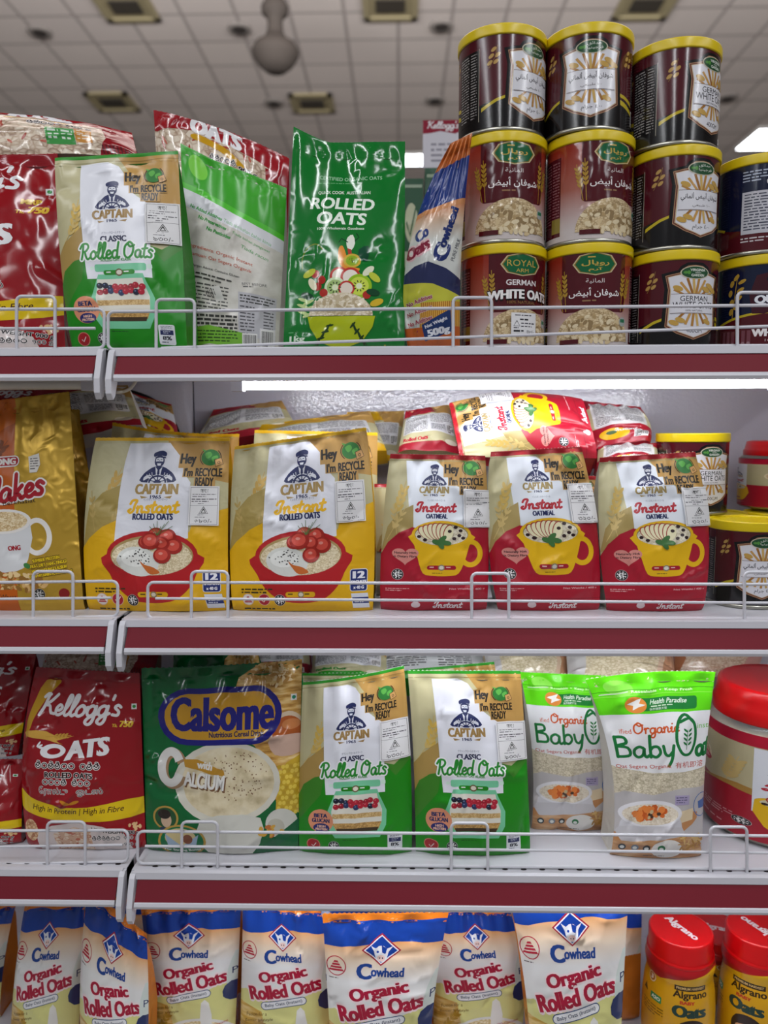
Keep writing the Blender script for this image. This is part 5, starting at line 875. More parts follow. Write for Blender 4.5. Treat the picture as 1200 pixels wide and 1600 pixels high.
# ------------------------------------------------------------------ shelving
WP = mat('#c6c5cc', 'paint'); MAROON = mat('#690f1f', 'strip'); DARK = mat('#1b1a1c', 'flat')
def shelf(label, x0, x1, zd, holes, group='price railed shelves', y1=YBACK):
    r = thing('shelf', (0, 1.0, zd), label, 'shelf', group)
    mb = MB(); mb.prism([(.002, 0), (y1 - 1, 0), (y1 - 1, -.004), (.03, -.004), (.03, -.030), (.002, -.030)], x0, x1, WP); mb.prism([(.15, -.004), (.16, -.004), (.16, -.022), (.15, -.022)], x0, x1, WP)
    mb.build('deck', r, flat=True)
    if holes:
        mb = MB(); x = x0 + .03; k = mat('#2a2426', 'flat')
        while x < x1 - .01:
            t = np.linspace(0, 2*np.pi, 11)[:-1]; mb.tris(np.c_[x + .0042*np.cos(t), .011 + .0024*np.sin(t), np.full(10, .0004)], [(0, i, i+1) for i in range(1, 9)], k); x += .0257
        mb.build('peg_holes', r, flat=True)
    rl = MB(); rl.prism([(.002, .0005), (-.004, -.0005), (-.005, -.0095), (.002, -.0095)], x0 + .004, x1 - .004, WP); lip = rl.build('price_rail', r, flat=True)
    i = MB(); i.prism([(-.003, -.009), (-.020, -.0345), (-.0185, -.0355), (-.0015, -.010)], x0 + .010, x1 - .010, MAROON); i.build('price_strip', lip, flat=True)['label'] = 'maroon insert strip'
    b = MB(); b.prism([(-.0185, -.0335), (-.0215, -.0345), (-.0230, -.0385), (-.0215, -.0425), (-.0175, -.0430), (-.014, -.038)], x0 + .010, x1 - .010, WP); b.build('rail_lip', lip, flat=True)
    for e, sx in ((x0, 1), (x1, -1)):
        k = MB(); a, c = sorted((e, e + sx*.0075)); k.prism([(.03, -.002), (-.0045, -.0015), (-.010, -.006), (-.024, -.040), (-.0245, -.058), (-.019, -.066), (-.012, -.062), (.004, -.034), (.04, -.034)], a, c, WP); k.build('end_bracket', r, flat=True)
    return r
XL, XR = -.86, .72
shelf('left top shelf, under the red bag at the left edge', XL, XG - .0035, ZA + .001, 0); shelf('wide top shelf carrying the tall stacks of tins', XG + .0035, XR, ZA, 0)
shelf('left middle shelf, under the gold bag', XL, XG - .0035, ZB + .001, 0); shelf('wide middle shelf carrying the yellow and red bags', XG + .0035, XR, ZB, 0)
shelf('left lower shelf, under the red bag priced 750', XL, XG - .0035, ZC + .003, 1); shelf('wide lower shelf with the row of peg holes under the big green bag', XG + .0035, XR, ZC, 1)
shelf('bottom shelf under the blue and orange pouches', XL, XR, ZD, 0)
r = thing('rear_shelf', (0, YBACK + .02, ZA), 'shelf of the next aisle behind the tall green bag', 'shelf'); mb = MB(); mb.box(XL, 0, -.03, XR, .40, 0, WP); mb.build('deck', r, flat=True)
def orange_peel():
    m = bpy.data.materials.new('enamel_back'); m.use_nodes = True; nt = m.node_tree; b = nt.nodes['Principled BSDF']; b.inputs['Base Color'].default_value = lin('#c6c2cd'); b.inputs['Roughness'].default_value = .09
    tc = nt.nodes.new('ShaderNodeTexCoord'); t = nt.nodes.new('ShaderNodeTexNoise'); t.inputs['Scale'].default_value = 170; bp = nt.nodes.new('ShaderNodeBump'); bp.inputs['Strength'].default_value = .35; bp.inputs['Distance'].default_value = .0014
    nt.links.new(tc.outputs['Object'], t.inputs['Vector']); nt.links.new(t.outputs[0], bp.inputs['Height']); nt.links.new(bp.outputs[0], b.inputs['Normal']); return m
EN = orange_peel(); xs = P(303, 650, YBACK)[0]
mb = MB(); mb.box(XL, YBACK, .3, xs - .0012, YBACK + .02, ZA - .002, EN); mb.box(xs + .0012, YBACK, .3, XR, YBACK + .02, ZA - .002, EN); mb.box(xs - .0012, YBACK + .004, .3, xs + .0012, YBACK + .02, ZA - .002, DARK); structure(mb, 'wall_shelf_back')
mb = MB(); mb.box(XL, .99, .0, XR, YBACK + .4, .22, WP); structure(mb, 'trim_plinth')
# bracket plate with rounded cut-out, behind the gap on the middle shelf
v = thing('bracket_plate', P(245, 640, 1.335), 'grey curved bracket plate under the left end of the wide top shelf', 'bracket'); o0 = np.array(P(245, 640, 1.335)); mb = MB()
outer = [P(x, y, 1.335) - o0 for x, y in ((168, 600), (300, 600), (300, 800), (286, 800))]; arc = [P(x, y, 1.335) - o0 for x, y in catmull([(286, 720), (278, 680), (264, 650), (240, 628), (205, 614), (168, 610)], 5)]
pl = np.array(outer + arc); n_ = len(pl); T = np.array(tessellate_polygon([[Vector((a[0], a[2], 0)) for a in pl]])); mb.tris(pl, T, EN); mb.tris(pl + (0, .004, 0), T[:, ::-1], EN); mb.build('plate', v, flat=True)
mb = MB(); mb.tube(arc, .0052, DARK, 8); mb.build('edge_trim', v)
mb = MB(); mb.tube([P(x, y, 1.03) for x, y in catmull([(140, 590), (150, 597), (165, 607), (185, 613), (202, 608), (212, 596), (216, 586)], 6)], .0021, mat('#c3bcae', 'plastic'), 8); tag(mb.build('cable'), 'pale loose cable drooping under the gap between the top shelves', 'cable')
# tubes under the decks
def tube_light(label, x0, x1, zd, lit, y=1.085, r=.0085, dz=.040):
    z = zd - dz; v = thing('tube_light', ((x0 + x1)/2, y, z), label, 'tube light', 'shelf tube lights'); h = (x1 - x0)/2
    mb = MB(); mb.tube([(-h, 0, 0), (h, 0, 0)], r, emat('tube_glow', '#f6f9ff', LED_EMIT) if lit else mat('#c9c6bd', 'plastic'), 14); mb.build('tube', v)
    mb = MB(); mb.box(-h - .01, -min(.008, r), r*.6, h + .01, min(.008, r), dz - .0045, WP)
    for s in (-1, 1): mb.box(s*h - .008, -.011, -r - .002, s*h + .008, .011, r + .004, WP)
    mb.build('tube_holder', v, flat=True); return v
tube_light('lit tube light under the wide top shelf', P(372, 597, 1.085)[0], P(1215, 590, 1.085)[0], ZA, True)
tube_light('unlit tube light under the left top shelf', XL + .05, P(140, 590, 1.06)[0], ZA, False, y=1.06)
tube_light('lit tube light tucked under the wide middle shelf', P(520, 1000, 1.1)[0], P(1230, 1000, 1.1)[0], ZB, True, y=1.046, dz=.040, r=.0060); tube_light('lit tube light tucked under the wide lower shelf', P(330, 1400, 1.1)[0], P(1230, 1400, 1.1)[0], ZC, True, y=1.046, dz=.040, r=.0060)
# wire guards along the front edges
def guard(label, xe, top, bot, mid, hoops, side, ends=None):
    Y = 1.012; o0 = P(xe, bot[0], Y); v = thing('wire_guard', o0, label, 'wire guard', 'white wire shelf guards'); far = 1330 if side > 0 else -200
    def q(x, y): return P(x, y, Y) - o0
    def yy(pair, x): return pair[0] + (pair[1] - pair[0])*(x - xe)/((1200 if side > 0 else 0) - xe)
    R_ = 9; pts = [q(far, yy(top, far)), q(xe + side*R_, top[0])]
    for a in (20, 45, 70): t = math.radians(a); pts.append(q(xe + side*R_*(1 - math.sin(t)), top[0] + R_*(1 - math.cos(t))))
    pts.append(q(xe, top[0] + R_)); pts.append(q(xe, (top[0]+bot[0])/2)); pts.append(q(xe, bot[0] - R_))
    for a in (20, 45, 70): t = math.radians(a); pts.append(q(xe + side*R_*(1 - math.cos(t)), bot[0] - R_*(1 - math.sin(t))))
    pts += [q(xe + side*R_, bot[0]), q(far, yy(bot, far))]
    mb = MB(); mb.tube(pts, .0021, WP); mb.build('outer_wire', v); (x1, y1), (x2, y2) = mid; mb = MB(); mb.tube([q(x1, y1), q(x2, y2)], .0019, WP); mb.build('middle_wire', v)
    for (xa, xb, yt, yb) in hoops:
        pp = [(xa, yb), (xa, yt + 8)] + [(xa + 8*(1 - math.cos(math.radians(t))), yt + 8*(1 - math.sin(math.radians(t)))) for t in (25, 50, 75)] + [(xa + 8, yt), (xb - 8, yt)] + [(xb - 8*(1 - math.sin(math.radians(t))), yt + 8*(1 - math.cos(math.radians(t)))) for t in (25, 50, 75)] + [(xb, yt + 8), (xb, yb)]
        mb = MB(); mb.tube([P(x, y, Y - .0040) - o0 for x, y in pp], .0021, WP); mb.build('hoop', v)
guard('wire guard on the left top shelf before the red bag', 163, (483, 483), (544, 546), ((-200, 514), (149, 513)), [(26, 86, 463, 547)], -1)
guard('wire guard on the wide top shelf before the tins', 169, (487, 477), (546, 540), ((252, 544), (1330, 505)), [(244, 304, 468, 548), (708, 768, 465, 548), (1152, 1216, 457, 541)], 1)
guard('wire guard on the left middle shelf before the gold bag', 184, (908, 910), (963, 967), ((-200, 938), (174, 934)), [(52, 114, 893, 968)], -1)
guard('wire guard on the wide middle shelf before the yellow and red bags', 231, (910, 913), (966, 969), ((243, 935), (1330, 943)), [(299, 356, 893, 966), (737, 795, 896, 966), (1163, 1222, 894, 968)], 1)
guard('wire guard on the left lower shelf before the red bag priced 750', 200, (1297, 1298), (1346, 1350), ((-200, 1326), (192, 1320)), [(74, 133, 1284, 1353)], -1)
guard('wire guard on the wide lower shelf before the big green bag', 215, (1299, 1306), (1349, 1358), ((227, 1322), (1330, 1334)), [(284, 340, 1284, 1355), (705, 762, 1286, 1359), (1110, 1167, 1292, 1364)], 1)

# ------------------------------------------------------------------ behind the top shelf
o0 = P(692, 262, 1.72); v = thing('standing_sign', o0, 'blurred white sign with red header on a pole behind the slumped pouch', 'sign'); s = Art(60, 70, 'paper'); s.rect(0, 0, 60, 70, '#cfccd4'); s.poly([(0, 0), (60, 0), (60, 12), (48, 20), (26, 16), (0, 20)], '#8c1830', 2); s.script("Kellogg's", 30, 9, 46, '#e3e0e4', h=14, th=.15, shear=.2); s.bars(12, 34, 36, 4, 8, '#8f8c98', seed=3); s.done(2, 2)
mb = MB(); wd, hh = 60/1200*1.72, 68/1200*1.72; mb.box(-wd/2, 0, 0, wd/2, .004, hh, mat('#cfccd4', 'paper'))
wrap(mb, s, lambda u, w_: (np.c_[(u - .5)*wd, 0*u, w_*hh], np.tile([0, -1., 0], (len(u), 1))), .0005); mb.build('card', v); mb = MB(); mb.tube([(0, .006, .01), (0, .006, ZA - o0[2])], .004, WP); mb.build('sign_pole', v)
for px, pyt, wpx, lb in ((640, 279, 40, 'green carton with a round tick mark behind the tall green bag'), (690, 262, 56, 'plain green carton below the blurred sign')):
    o0 = P(px, 540, 1.60); o0[2] = ZA; hh = P(px, pyt, 1.56)[2] - ZA; wd = wpx/1200*1.56; v = thing('carton', o0, lb, 'box'); mb = MB(); mb.box(-wd/2, -.04, 0, wd/2, .04, hh, mat('#1c4a30', 'gloss')); s = Art(40, 100, 'gloss'); s.rect(2, 3, 36, 1.5, '#8fa08a')
    if px == 640: s.ell(22, 22, 10, 10, '#b0b496'); s.line([(15, 22), (20, 28), (29, 14)], 2, '#22502e'); s.rect(2, 36, 36, 40, '#9aa58c'); s.bars(5, 44, 30, 1, 4, '#4d6048')
    s.done(2, 2); wrap(mb, s, lambda u, w_: (np.c_[(u - .5)*wd, 0*u - .04, w_*hh], np.tile([0, -1., 0], (len(u), 1))), .0005); mb.build('carton_body', v)
# ------------------------------------------------------------------ tins and jars
LID = '#d8bd0e'
def tin(label, art, px, py, yc, z, r, H, rot, group, lidcol=LID):
    o0 = P(px, py, yc); o0[2] = z + .0004; v = thing('oat_tin', o0, label, 'tin', group)
    b0, b1 = .0045, H - .0115
    mb = MB(); mb.lathe([(r*.985, b0), (r*.985, b1)], mat('#2a1014', 'tin'), 72)
    th0 = math.radians(rot)
    def fn(u, w_):
        sn, cs, t = facet_ring(u, th0 - math.pi/2, 360); return np.c_[r*sn, -r*cs, b0 + w_*(b1-b0)], np.c_[np.sin(t), -np.cos(t), 0*t]
    wrap(mb, art, fn, 0); mb.build('tin_body', v)
    mb = MB(); k = mat('#a8a69c', 'metal'); mb.lathe([(0, .001), (r*.93, .001), (r*.95, 0), (r*1.0, 0), (r*1.018, .0012), (r*1.018, .0035), (r*1.0, .0052), (r*.985, .0052)], k, 72); mb.build('base_rim', v)['label'] = 'silver metal rim'
    mb = MB(); k = mat(lidcol, 'plastic'); mb.lathe([(r*.985, b1 - .002), (r*1.022, b1 - .0015), (r*1.03, b1), (r*1.03, H - .0015), (r*1.018, H), (r*.985, H), (r*.965, H - .0008), (r*.955, H - .0032), (0, H - .0032)], k, 72); mb.build('lid', v)
    return v
AG, EG, AR_, ER, BL_ = d_garden(True), d_garden(False), d_royal(True), d_royal(False), d_blue()
RT, YC = .0593, 1.122; HR, HG, HB_ = .1432, .1335, .1318; top_of = {}
g1, g2, g3 = 'tins in tall stacks on the top shelf', 'tins on the middle shelf', 'red capped jars on the bottom shelf'
for px, lv, art, rot, lb in (
    (785, 0, ER, 19, 'tin lettered White Oats with a price slip, bottom of the leftmost stack'), (918, 0, AR_, -4, 'red and pink Arabic tin at the bottom of the second stack'), (1050, 0, EG, 10, 'shield-labelled German White Oats tin at the bottom of the third stack'), (1186, 0, BL_, 2, 'dark blue and maroon tin with wheat ears, bottom right of the top shelf'),
    (785, 1, AR_, 8, 'red and pink Arabic tin in the middle of the leftmost stack'), (920, 1, AR_, 22, 'red and pink Arabic tin in the middle of the second stack'), (1052, 1, AG, 18, 'Arabic shield-labelled tin in the middle of the third stack'), (1188, 1, BL_, 200, 'dark blue tin turned to its ingredients side, upper tin at the right edge'),
    (784, 2, AG, 38, 'black and maroon tin with barcode, top of the leftmost stack'), (917, 2, AG, -8, 'black and maroon Arabic tin, top of the second stack'), (1052, 2, EG, 37, 'shield-labelled tin reading German White Oats, top of the third stack')):
    yc = YC + (.02 if px > 1150 else 0); cx = [q for q in (785, 918, 1051, 1187) if abs(q - px) < 20][0]; z = top_of.get(cx, ZA); hh = {ER: HR, AR_: HR, BL_: HB_}.get(art, HG); top_of[cx] = z + hh + .0006
    v = tin(lb, art, px, 460 - 160*lv, yc, z, RT, hh, rot, g1)
    if px == 785 and lv == 0:
        st = Art(44, 34, 'paper'); st.rect(0, 0, 44, 34, '#d6d5d6'); st.bars(6, 3, 32, 1, 4, '#44424a', seed=2); st.bars(14, 9, 26, 1, 4, '#222228', th=.6, seed=3); st.bars(16, 15, 24, 2, 4.6, '#44424a', seed=4); st.line([(9, 12), (4, 20), (14, 20), (9, 12)], 1, '#222228'); st.bars(4, 22, 11, 1, 3, '#44424a', seed=5); st.text('\u09EA\u09EE\u09E6/-', 33, 28, 14, '#222228', h=5); st.bars(4, 26, 20, 1, 5, '#222228', th=.6, seed=6); st.done(14, 1)
        mb = MB(); th0 = math.radians(rot)
        def fs(u, w_): t = np.radians(75 + u*36 - 90) + th0; rr_ = RT + .0022; return np.c_[rr_*np.sin(t), -rr_*np.cos(t), .022 + w_*.030], np.c_[np.sin(t), -np.cos(t), 0*t]
        wrap(mb, st, fs, 0); mb.build('price_sticker', v)['label'] = 'white paper price slip'
RB, HB = .0525, .1218
tin('black Arabic tin in front at the right end of the middle shelf', AG, 1166, 880, 1.112, ZB, RB, HB, 0, g2)
tin('tin under the raised tin, its yellow lid showing beside the third red bag', EG, 1108, 860, 1.215, ZB, RB, HB, 0, g2); tin('tin with a bright yellow lid behind the front tin at the right edge', AG, 1217, 860, 1.212, ZB, RB, HB, 30, g2)
tin('upper tin standing on another behind the third red bag', EG, 1080, 740, 1.20, ZB + HB + .0008, RB, HB, 12, g2)
AL, TB = d_algrano(), d_tub()
def algrano(label, px, yc, rot, lrot):
    o0 = P(px, 1500, yc); o0[2] = ZD + .0004; H = P(px, 1450, yc)[2] - ZD; v = thing('oat_jar', o0, label, 'jar', g3)
    prof = np.array([(.046, 0), (.052, .004), (.0535, .02), (.0535, .40*H), (.051, .56*H), (.0475, .64*H), (.0480, .68*H), (.0515, .74*H), (.0515, .79*H), (.046, .825*H)]); zz = np.linspace(0, .825*H, 60); rr_ = np.interp(zz, prof[:, 1], prof[:, 0]); rr_ = np.convolve(np.pad(rr_, 3, 'edge'), np.ones(7)/7, 'valid')
    pr = np.c_[rr_, zz]; mb = MB(); mb.lathe(np.vstack([(0, 0), pr]), mat('#b98a12', 'plastic'), 64); th0 = math.radians(rot); z0, z1 = .10*H, .82*H
    def fn(u, w_):
        sn, cs, t = facet_ring(u, th0 - math.radians(124), 360); z = z0 + w_*(z1-z0); q = np.interp(z, zz, rr_); sl = np.interp(z + .001, zz, rr_) - np.interp(z - .001, zz, rr_); nz = -sl/.002; l = np.sqrt(1+nz*nz)
        return np.c_[q*sn, -q*cs, z], np.c_[np.sin(t)/l, -np.cos(t)/l, nz/l]
    wrap(mb, AL, fn, .0004); mb.build('jar_body', v)
    mb = MB(); k = mat('#cc080e', 'plastic'); mb.lathe([(.0475, .80*H), (.0495, .81*H), (.0495, .835*H), (.047, .84*H), (.0475, .985*H), (.0455, H), (.043, H + .0005), (.041, H - .0008), (0, H - .0008)], k, 64)
    s = Art(100, 100, 'plastic'); s.text('Algrano', 50, 50, 74, '#e2d2d2', h=22, bold=.04, rot=lrot); s.done(4, 4); R2 = .041
    wrap(mb, s, lambda u, w_: (np.c_[(u-.5)*2*R2, (w_-.5)*2*R2, 0*u + H - .0006], np.tile([0, 0, 1.], (len(u), 1))), .0004); mb.build('lid', v); return v
algrano('amber jar with red cap, nearer the pouches on the bottom shelf', 1062, 1.125, 0, 62); algrano('amber jar with red cap cut by the right edge of the photo', 1183, 1.125, -38, -118); algrano('amber jar half hidden behind the two front jars', 1118, 1.245, 60, 20)
def clear():
    m = bpy.data.materials.new('clear_plastic'); m.use_nodes = True; b = m.node_tree.nodes['Principled BSDF']; b.inputs['Base Color'].default_value = (.93, .95, .95, 1); b.inputs['Roughness'].default_value = .06; b.inputs['Transmission Weight'].default_value = .92; b.inputs['IOR'].default_value = 1.35; return m
CLR = clear()
def tub(label, px, yc, z, r, H, rot):
    o0 = P(px, 1200, yc); o0[2] = z + .0004; v = thing('oatmeal_tub', o0, label, 'jar', 'red capped oatmeal tubs'); b1 = H*.80
    mb = MB(); mb.lathe([(0, 0), (r*.9, 0), (r*.985, H*.02), (r, H*.05), (r, b1*.93), (r*.97, b1*.965), (r*.88, b1*.997), (r*.84, b1)], CLR, 64); mb.build('tub_wall', v)
    mb = MB(); mb.lathe([(0, .003), (r*.90, .003), (r*.96, H*.05), (r*.965, b1*.88), (r*.93, b1*.92), (0, b1*.93)], mat('pat|flakes|#a89878|#cfc3a6|#e0d6bf|9', 'flat'), 48); mb.build('oat_filling', v); mb = MB(); th0 = math.radians(rot); z0, z1 = H*.04, b1*.925
    def fn(u, w_): sn, cs, t = facet_ring(u, th0 - math.radians(124), 360); return np.c_[(r + .0012)*sn, -(r + .0012)*cs, z0 + w_*(z1-z0)], np.c_[np.sin(t), -np.cos(t), 0*t]
    wrap(mb, TB, fn, 0); mb.build('wrap_label', v); k = mat('#cc0a10', 'plastic'); mb = MB(); lr = r*.93
    mb.lathe([(lr*.97, b1*.97), (lr, b1*.985), (lr, H*.86), (lr*.97, H*.875), (lr*.95, H*.93), (lr*.93, H*.985), (lr*.86, H), (lr*.80, H - .002), (0, H - .002)], k, 64); mb.build('lid', v)
tub('big red capped tub at the right end of the lower shelf', 1209, 1.152, ZC, .098, .226, -8); tub('clear red capped tub raised on tins at the back right of the middle shelf', 1204, 1.268, ZB + HB + .0008, .070, P(1180, 690, 1.25)[2] - ZB - HB, 70)

# ------------------------------------------------------------------ bags
CG, CY, CR, KR, CS, BO, BB, GK, CO, CW, GO = d_classic(), d_instant(), d_oatmeal(), d_red(), d_calsome(), d_baby(), d_babyback(), d_kilo(), d_cow(), d_cowside(), d_gold()
KRM = d_red('MRP')
KR2, WN, RBK, PY, PG, CL, PK, GT = d_red(False), d_window(), d_redback(), d_paleback('#dba90c', '#c0392b'), d_paleback('#1f9a17', '#238a2c'), d_clear(), d_pinkpack(), d_greentop()
PR = d_paleback('#a3142a', '#b3162a')
WN2 = d_window(220)
sg = lambda W, x, y, k=1.: lambda a: (ST[a], x, y, 46*k, 62*k)
S_G, S_Y, S_R = (ST['g'], 131, 80, 46, 62), (ST['y'], 168, 78, 44, 62), (ST['r'], 124, 58, 46, 62)
gA, gB, gC, gD, gL = 'pouches upright on the top shelf', 'bags upright on the middle shelf', 'bags upright on the lower shelf', 'blue and orange oat pouches on the bottom shelf', 'pouches lying on top of others'
B = bag
# top shelf
B('big red bag priced MRP 750 cut by the left edge of the top shelf', KRM, [(-190, 545), (102, 545), (90, 240), (-190, 246)], 1.12, deck=ZA, T=.08, bulge=.016, seed=1, side='#7d0f1a', group=gA)
B('green and beige sailor pouch at the left of the top shelf, by the gap', CG, [(114, 543), (292, 543), (278, 236), (86, 247)], 1.05, deck=ZA, ml=6, seed=2, sticker=S_G, side='#2a7a20', group=gA)
B('pouch turned back to front, green top sagging to the right', BB, [(296, 542), (434, 542), (448, 294), (282, 230)], 1.13, deck=ZA, T=.05, seed=3, side='#c9c6c2', group=gA, tip=6, wr=.003)
B('tall glossy dark green one kilo rolled oats bag', GK, [(442, 545), (632, 545), (633, 221), (458, 224)], 1.05, deck=ZA, T=.085, bulge=.012, seed=4, side='#c3cdb8', back='#0c7028', group=gA, tip=26, wr=.0026)
B('slumped pouch seen from its side against the leftmost tins', CW, [(640, 543), (718, 543), (738, 208), (704, 224)], 1.06, 1.05, deck=ZA, T=.045, ml=33, mr=-6, seed=5, side='#b5561a', group=gA, wr=.004)
B('clear oat pouch lying at the far left above the red bag', WN, [(-60, 258), (216, 250), (206, 208), (-60, 176)], 1.19, 1.24, T=.05, bulge=.03, tm=14, seed=6, side='#8a6a5c', group=gL, mode='lie')
B('clear oat pouch slumped behind the sailor pouch and the green topped pouch', WN2, [(262, 535), (430, 535), (452, 248), (240, 172)], 1.215, 1.235, deck=ZA, T=.05, bulge=.02, seed=7, side='#98101c', group=gA, tm=8)
# middle shelf
B('gold foil bag with orange panel at the left edge', GO, [(-56, 958), (131, 958), (108, 612), (-56, 632)], 1.046, deck=ZB, T=.075, bulge=.013, seed=10, side='#96741e', group=gB, wr=.003)
B('gold foil bag mostly hidden behind the front gold bag', GO, [(-40, 952), (141, 952), (124, 640), (-40, 640)], 1.168, deck=ZB, T=.035, seed=11, side='#96741e', group=gB, low=.6)
B('left one of the two front yellow instant rolled oats bags', CY, [(138, 957), (357, 957), (359, 684), (150, 684)], 1.048, deck=ZB, T=.062, ml=12, mr=-2, seed=12, sticker=S_Y, side='#cfa012', group=gB)
B('yellow bag standing behind the left front yellow bag', CY, [(150, 950), (350, 950), (374, 678), (176, 660)], 1.16, deck=ZB, T=.03, seed=13, side='#cfa012', group=gB, tm=-6, low=.6)
B('right one of the two front yellow instant rolled oats bags', CY, [(364, 960), (582, 960), (572, 668), (367, 698)], 1.05, deck=ZB, T=.062, ml=6, mr=7, seed=14, sticker=S_Y, side='#cfa012', group=gB)
B('yellow bag standing behind the right front yellow bag', CY, [(380, 950), (586, 950), (590, 676), (398, 672)], 1.16, deck=ZB, T=.03, seed=15, side='#cfa012', group=gB, low=.6)
B('red instant oatmeal bag beside the yellow bags', CR, [(595, 958), (760, 958), (758, 712), (610, 709)], 1.056, deck=ZB, T=.052, ml=5, mr=4, seed=16, sticker=S_R, side='#bcb7a8', group=gB)
B('red instant oatmeal bag in the middle of the three', CR, [(779, 958), (936, 958), (908, 698), (767, 706)], 1.056, deck=ZB, T=.052, ml=11, mr=10, seed=17, sticker=S_R, side='#bcb7a8', group=gB)
B('red instant oatmeal bag beside the tins', CR, [(949, 963), (1098, 963), (1086, 706), (937, 715)], 1.054, deck=ZB, T=.052, ml=7, mr=14, seed=18, sticker=S_R, side='#bcb7a8', group=gB, wr=.003)
B('red bag hidden behind the red bag beside the yellow ones', CR, [(588, 950), (744, 950), (742, 758), (585, 756)], 1.145, deck=ZB, T=.03, seed=19, side='#bcb7a8', group=gB, low=.6)
B('red bag hidden behind the middle red bag', CR, [(796, 950), (938, 950), (936, 744), (792, 740)], 1.15, deck=ZB, T=.03, seed=20, side='#bcb7a8', group=gB, low=.6)
B('red instant oatmeal bag lying on its side across the others', CR, [(932, 716), (908, 624), (702, 630), (719, 714)], (1.135, 1.20, 1.20, 1.135), T=.05, bulge=.022, seed=21, side='#a3142a', sticker=S_R, group=gL, mode='lie', mr=16)
B('pale and red pouch lying behind the first red bag', PR, [(622, 708), (722, 712), (704, 632), (634, 642)], 1.20, 1.26, T=.04, seed=22, side='#bdb68e', group=gL, mode='lie', wr=.004)
B('red pouch lying with its small print up, right of the lying red bag', RBK, [(926, 704), (1016, 692), (1000, 636), (908, 626)], 1.21, 1.27, T=.045, bulge=.02, seed=23, side='#a3142a', group=gL, mode='lie', mr=8)
B('flat red pouch under the one with small print up', RBK, [(932, 738), (1030, 732), (1026, 692), (935, 694)], 1.17, 1.21, T=.04, seed=24, side='#a3142a', group=gL, mode='lie')
B('pale pouch with barcode and red end lying at the back of the middle shelf', PR, [(298, 702), (466, 672), (440, 626), (334, 640)], 1.30, 1.335, T=.022, bulge=.02, seed=25, side='#a3142a', group=gL, mode='lie')
B('yellow pouch lying back up behind the right yellow bags', PY, [(396, 724), (604, 704), (578, 642), (404, 664)], 1.24, 1.30, T=.03, bulge=.018, seed=26, side='#dba90c', group=gL, mode='lie')
B('beige pouch with yellow edge propped at the back, right of the yellow bags', PY, [(546, 722), (622, 722), (632, 642), (542, 644)], 1.315, 1.335, T=.025, seed=27, side='#bdb68e', group=gL, mode='lie')
B('crumpled pouch with white print panel behind the gold bag', PR, [(84, 694), (222, 664), (200, 602), (50, 600)], 1.20, 1.24, T=.03, bulge=.02, seed=28, side='#d6d3d0', group=gL, mode='lie', wr=.005)
B('beige pouch pushed behind the curved bracket plate', CR, [(186, 690), (284, 706), (268, 632), (176, 606)], 1.265, 1.315, T=.025, seed=29, side='#bdb68e', group=gL, mode='lie', wr=.004)
B('red pouch in the shade above the gold bag', KR2, [(-60, 700), (78, 700), (72, 596), (-60, 590)], 1.29, 1.32, T=.03, seed=30, side='#8a1220', group=gL, mode='lie')
# lower shelf
B('red bag priced 750 with yellow band on the left lower shelf', KR, [(44, 1332), (228, 1332), (218, 1052), (57, 1042)], 1.05, deck=ZC + .003, T=.07, bulge=.020, ml=16, seed=40, side='#7d0f1a', group=gC, wr=.005)
B('shiny red bag leaning in at the left edge of the lower shelf, upper one', KR2, [(-112, 1194), (28, 1180), (58, 1014), (-110, 1010)], 1.12, 1.17, T=.05, bulge=.018, seed=41, side='#7d0f1a', group=gC, mode='lie', wr=.004)
B('dark red bag at the left edge under the shiny one', KR2, [(-150, 1336), (34, 1336), (36, 1186), (-150, 1186)], 1.06, deck=ZC + .003, T=.06, seed=42, side='#7d0f1a', group=gC)
B('clear oat pouch lying above the red bag priced 750', WN, [(64, 1052), (238, 1060), (252, 1010), (74, 1002)], 1.19, 1.25, T=.05, bulge=.02, seed=43, side='#8a6a5c', group=gL, mode='lie')
B('big green cereal drink bag with blue oval name', CS, [(230, 1346), (466, 1342), (472, 1030), (221, 1044)], 1.05, deck=ZC, T=.08, bulge=.018, seed=44, side='#0b6a3c', group=gC, wr=.0055, tm=-3)
B('green bag standing behind the cereal drink bag', CS, [(262, 1320), (440, 1320), (402, 1010), (272, 1012)], 1.17, deck=ZC, T=.06, seed=45, side='#0b6a3c', group=gC, low=.6)
B('red pouch glimpsed at the back above the cereal drink bag', RBK, [(372, 1062), (486, 1058), (482, 1002), (370, 1004)], 1.26, 1.30, T=.04, seed=46, side='#a3142a', group=gL, mode='lie')
B('left one of the two green sailor pouches on the lower shelf', CG, [(468, 1338), (643, 1336), (631, 1040), (473, 1066)], 1.05, deck=ZC, ml=2, mr=4, seed=47, sticker=S_G, side='#c3c6bd', group=gC, wr=.003, tm=-4)
B('right one of the two green sailor pouches on the lower shelf', CG, [(650, 1343), (828, 1342), (813, 1048), (637, 1048)], 1.05, deck=ZC, ml=-3, mr=2, seed=48, sticker=S_G, side='#c3c6bd', group=gC)
B('green topped pouch standing behind the right green sailor pouch', CG, [(664, 1325), (812, 1325), (772, 1034), (640, 1046)], 1.15, deck=ZC, T=.05, seed=49, side='#c3c6bd', group=gC, low=.6)
B('green topped pouch standing behind the left green sailor pouch', CG, [(484, 1325), (630, 1325), (622, 1052), (462, 1052)], 1.15, deck=ZC, T=.05, seed=50, side='#c3c6bd', group=gC, low=.6)
B('beige and green pouch lying above the left green sailor pouch', PG, [(486, 1064), (602, 1066), (604, 1010), (490, 1014)], 1.21, 1.27, T=.04, seed=51, side='#bdb68e', group=gL, mode='lie', wr=.004)
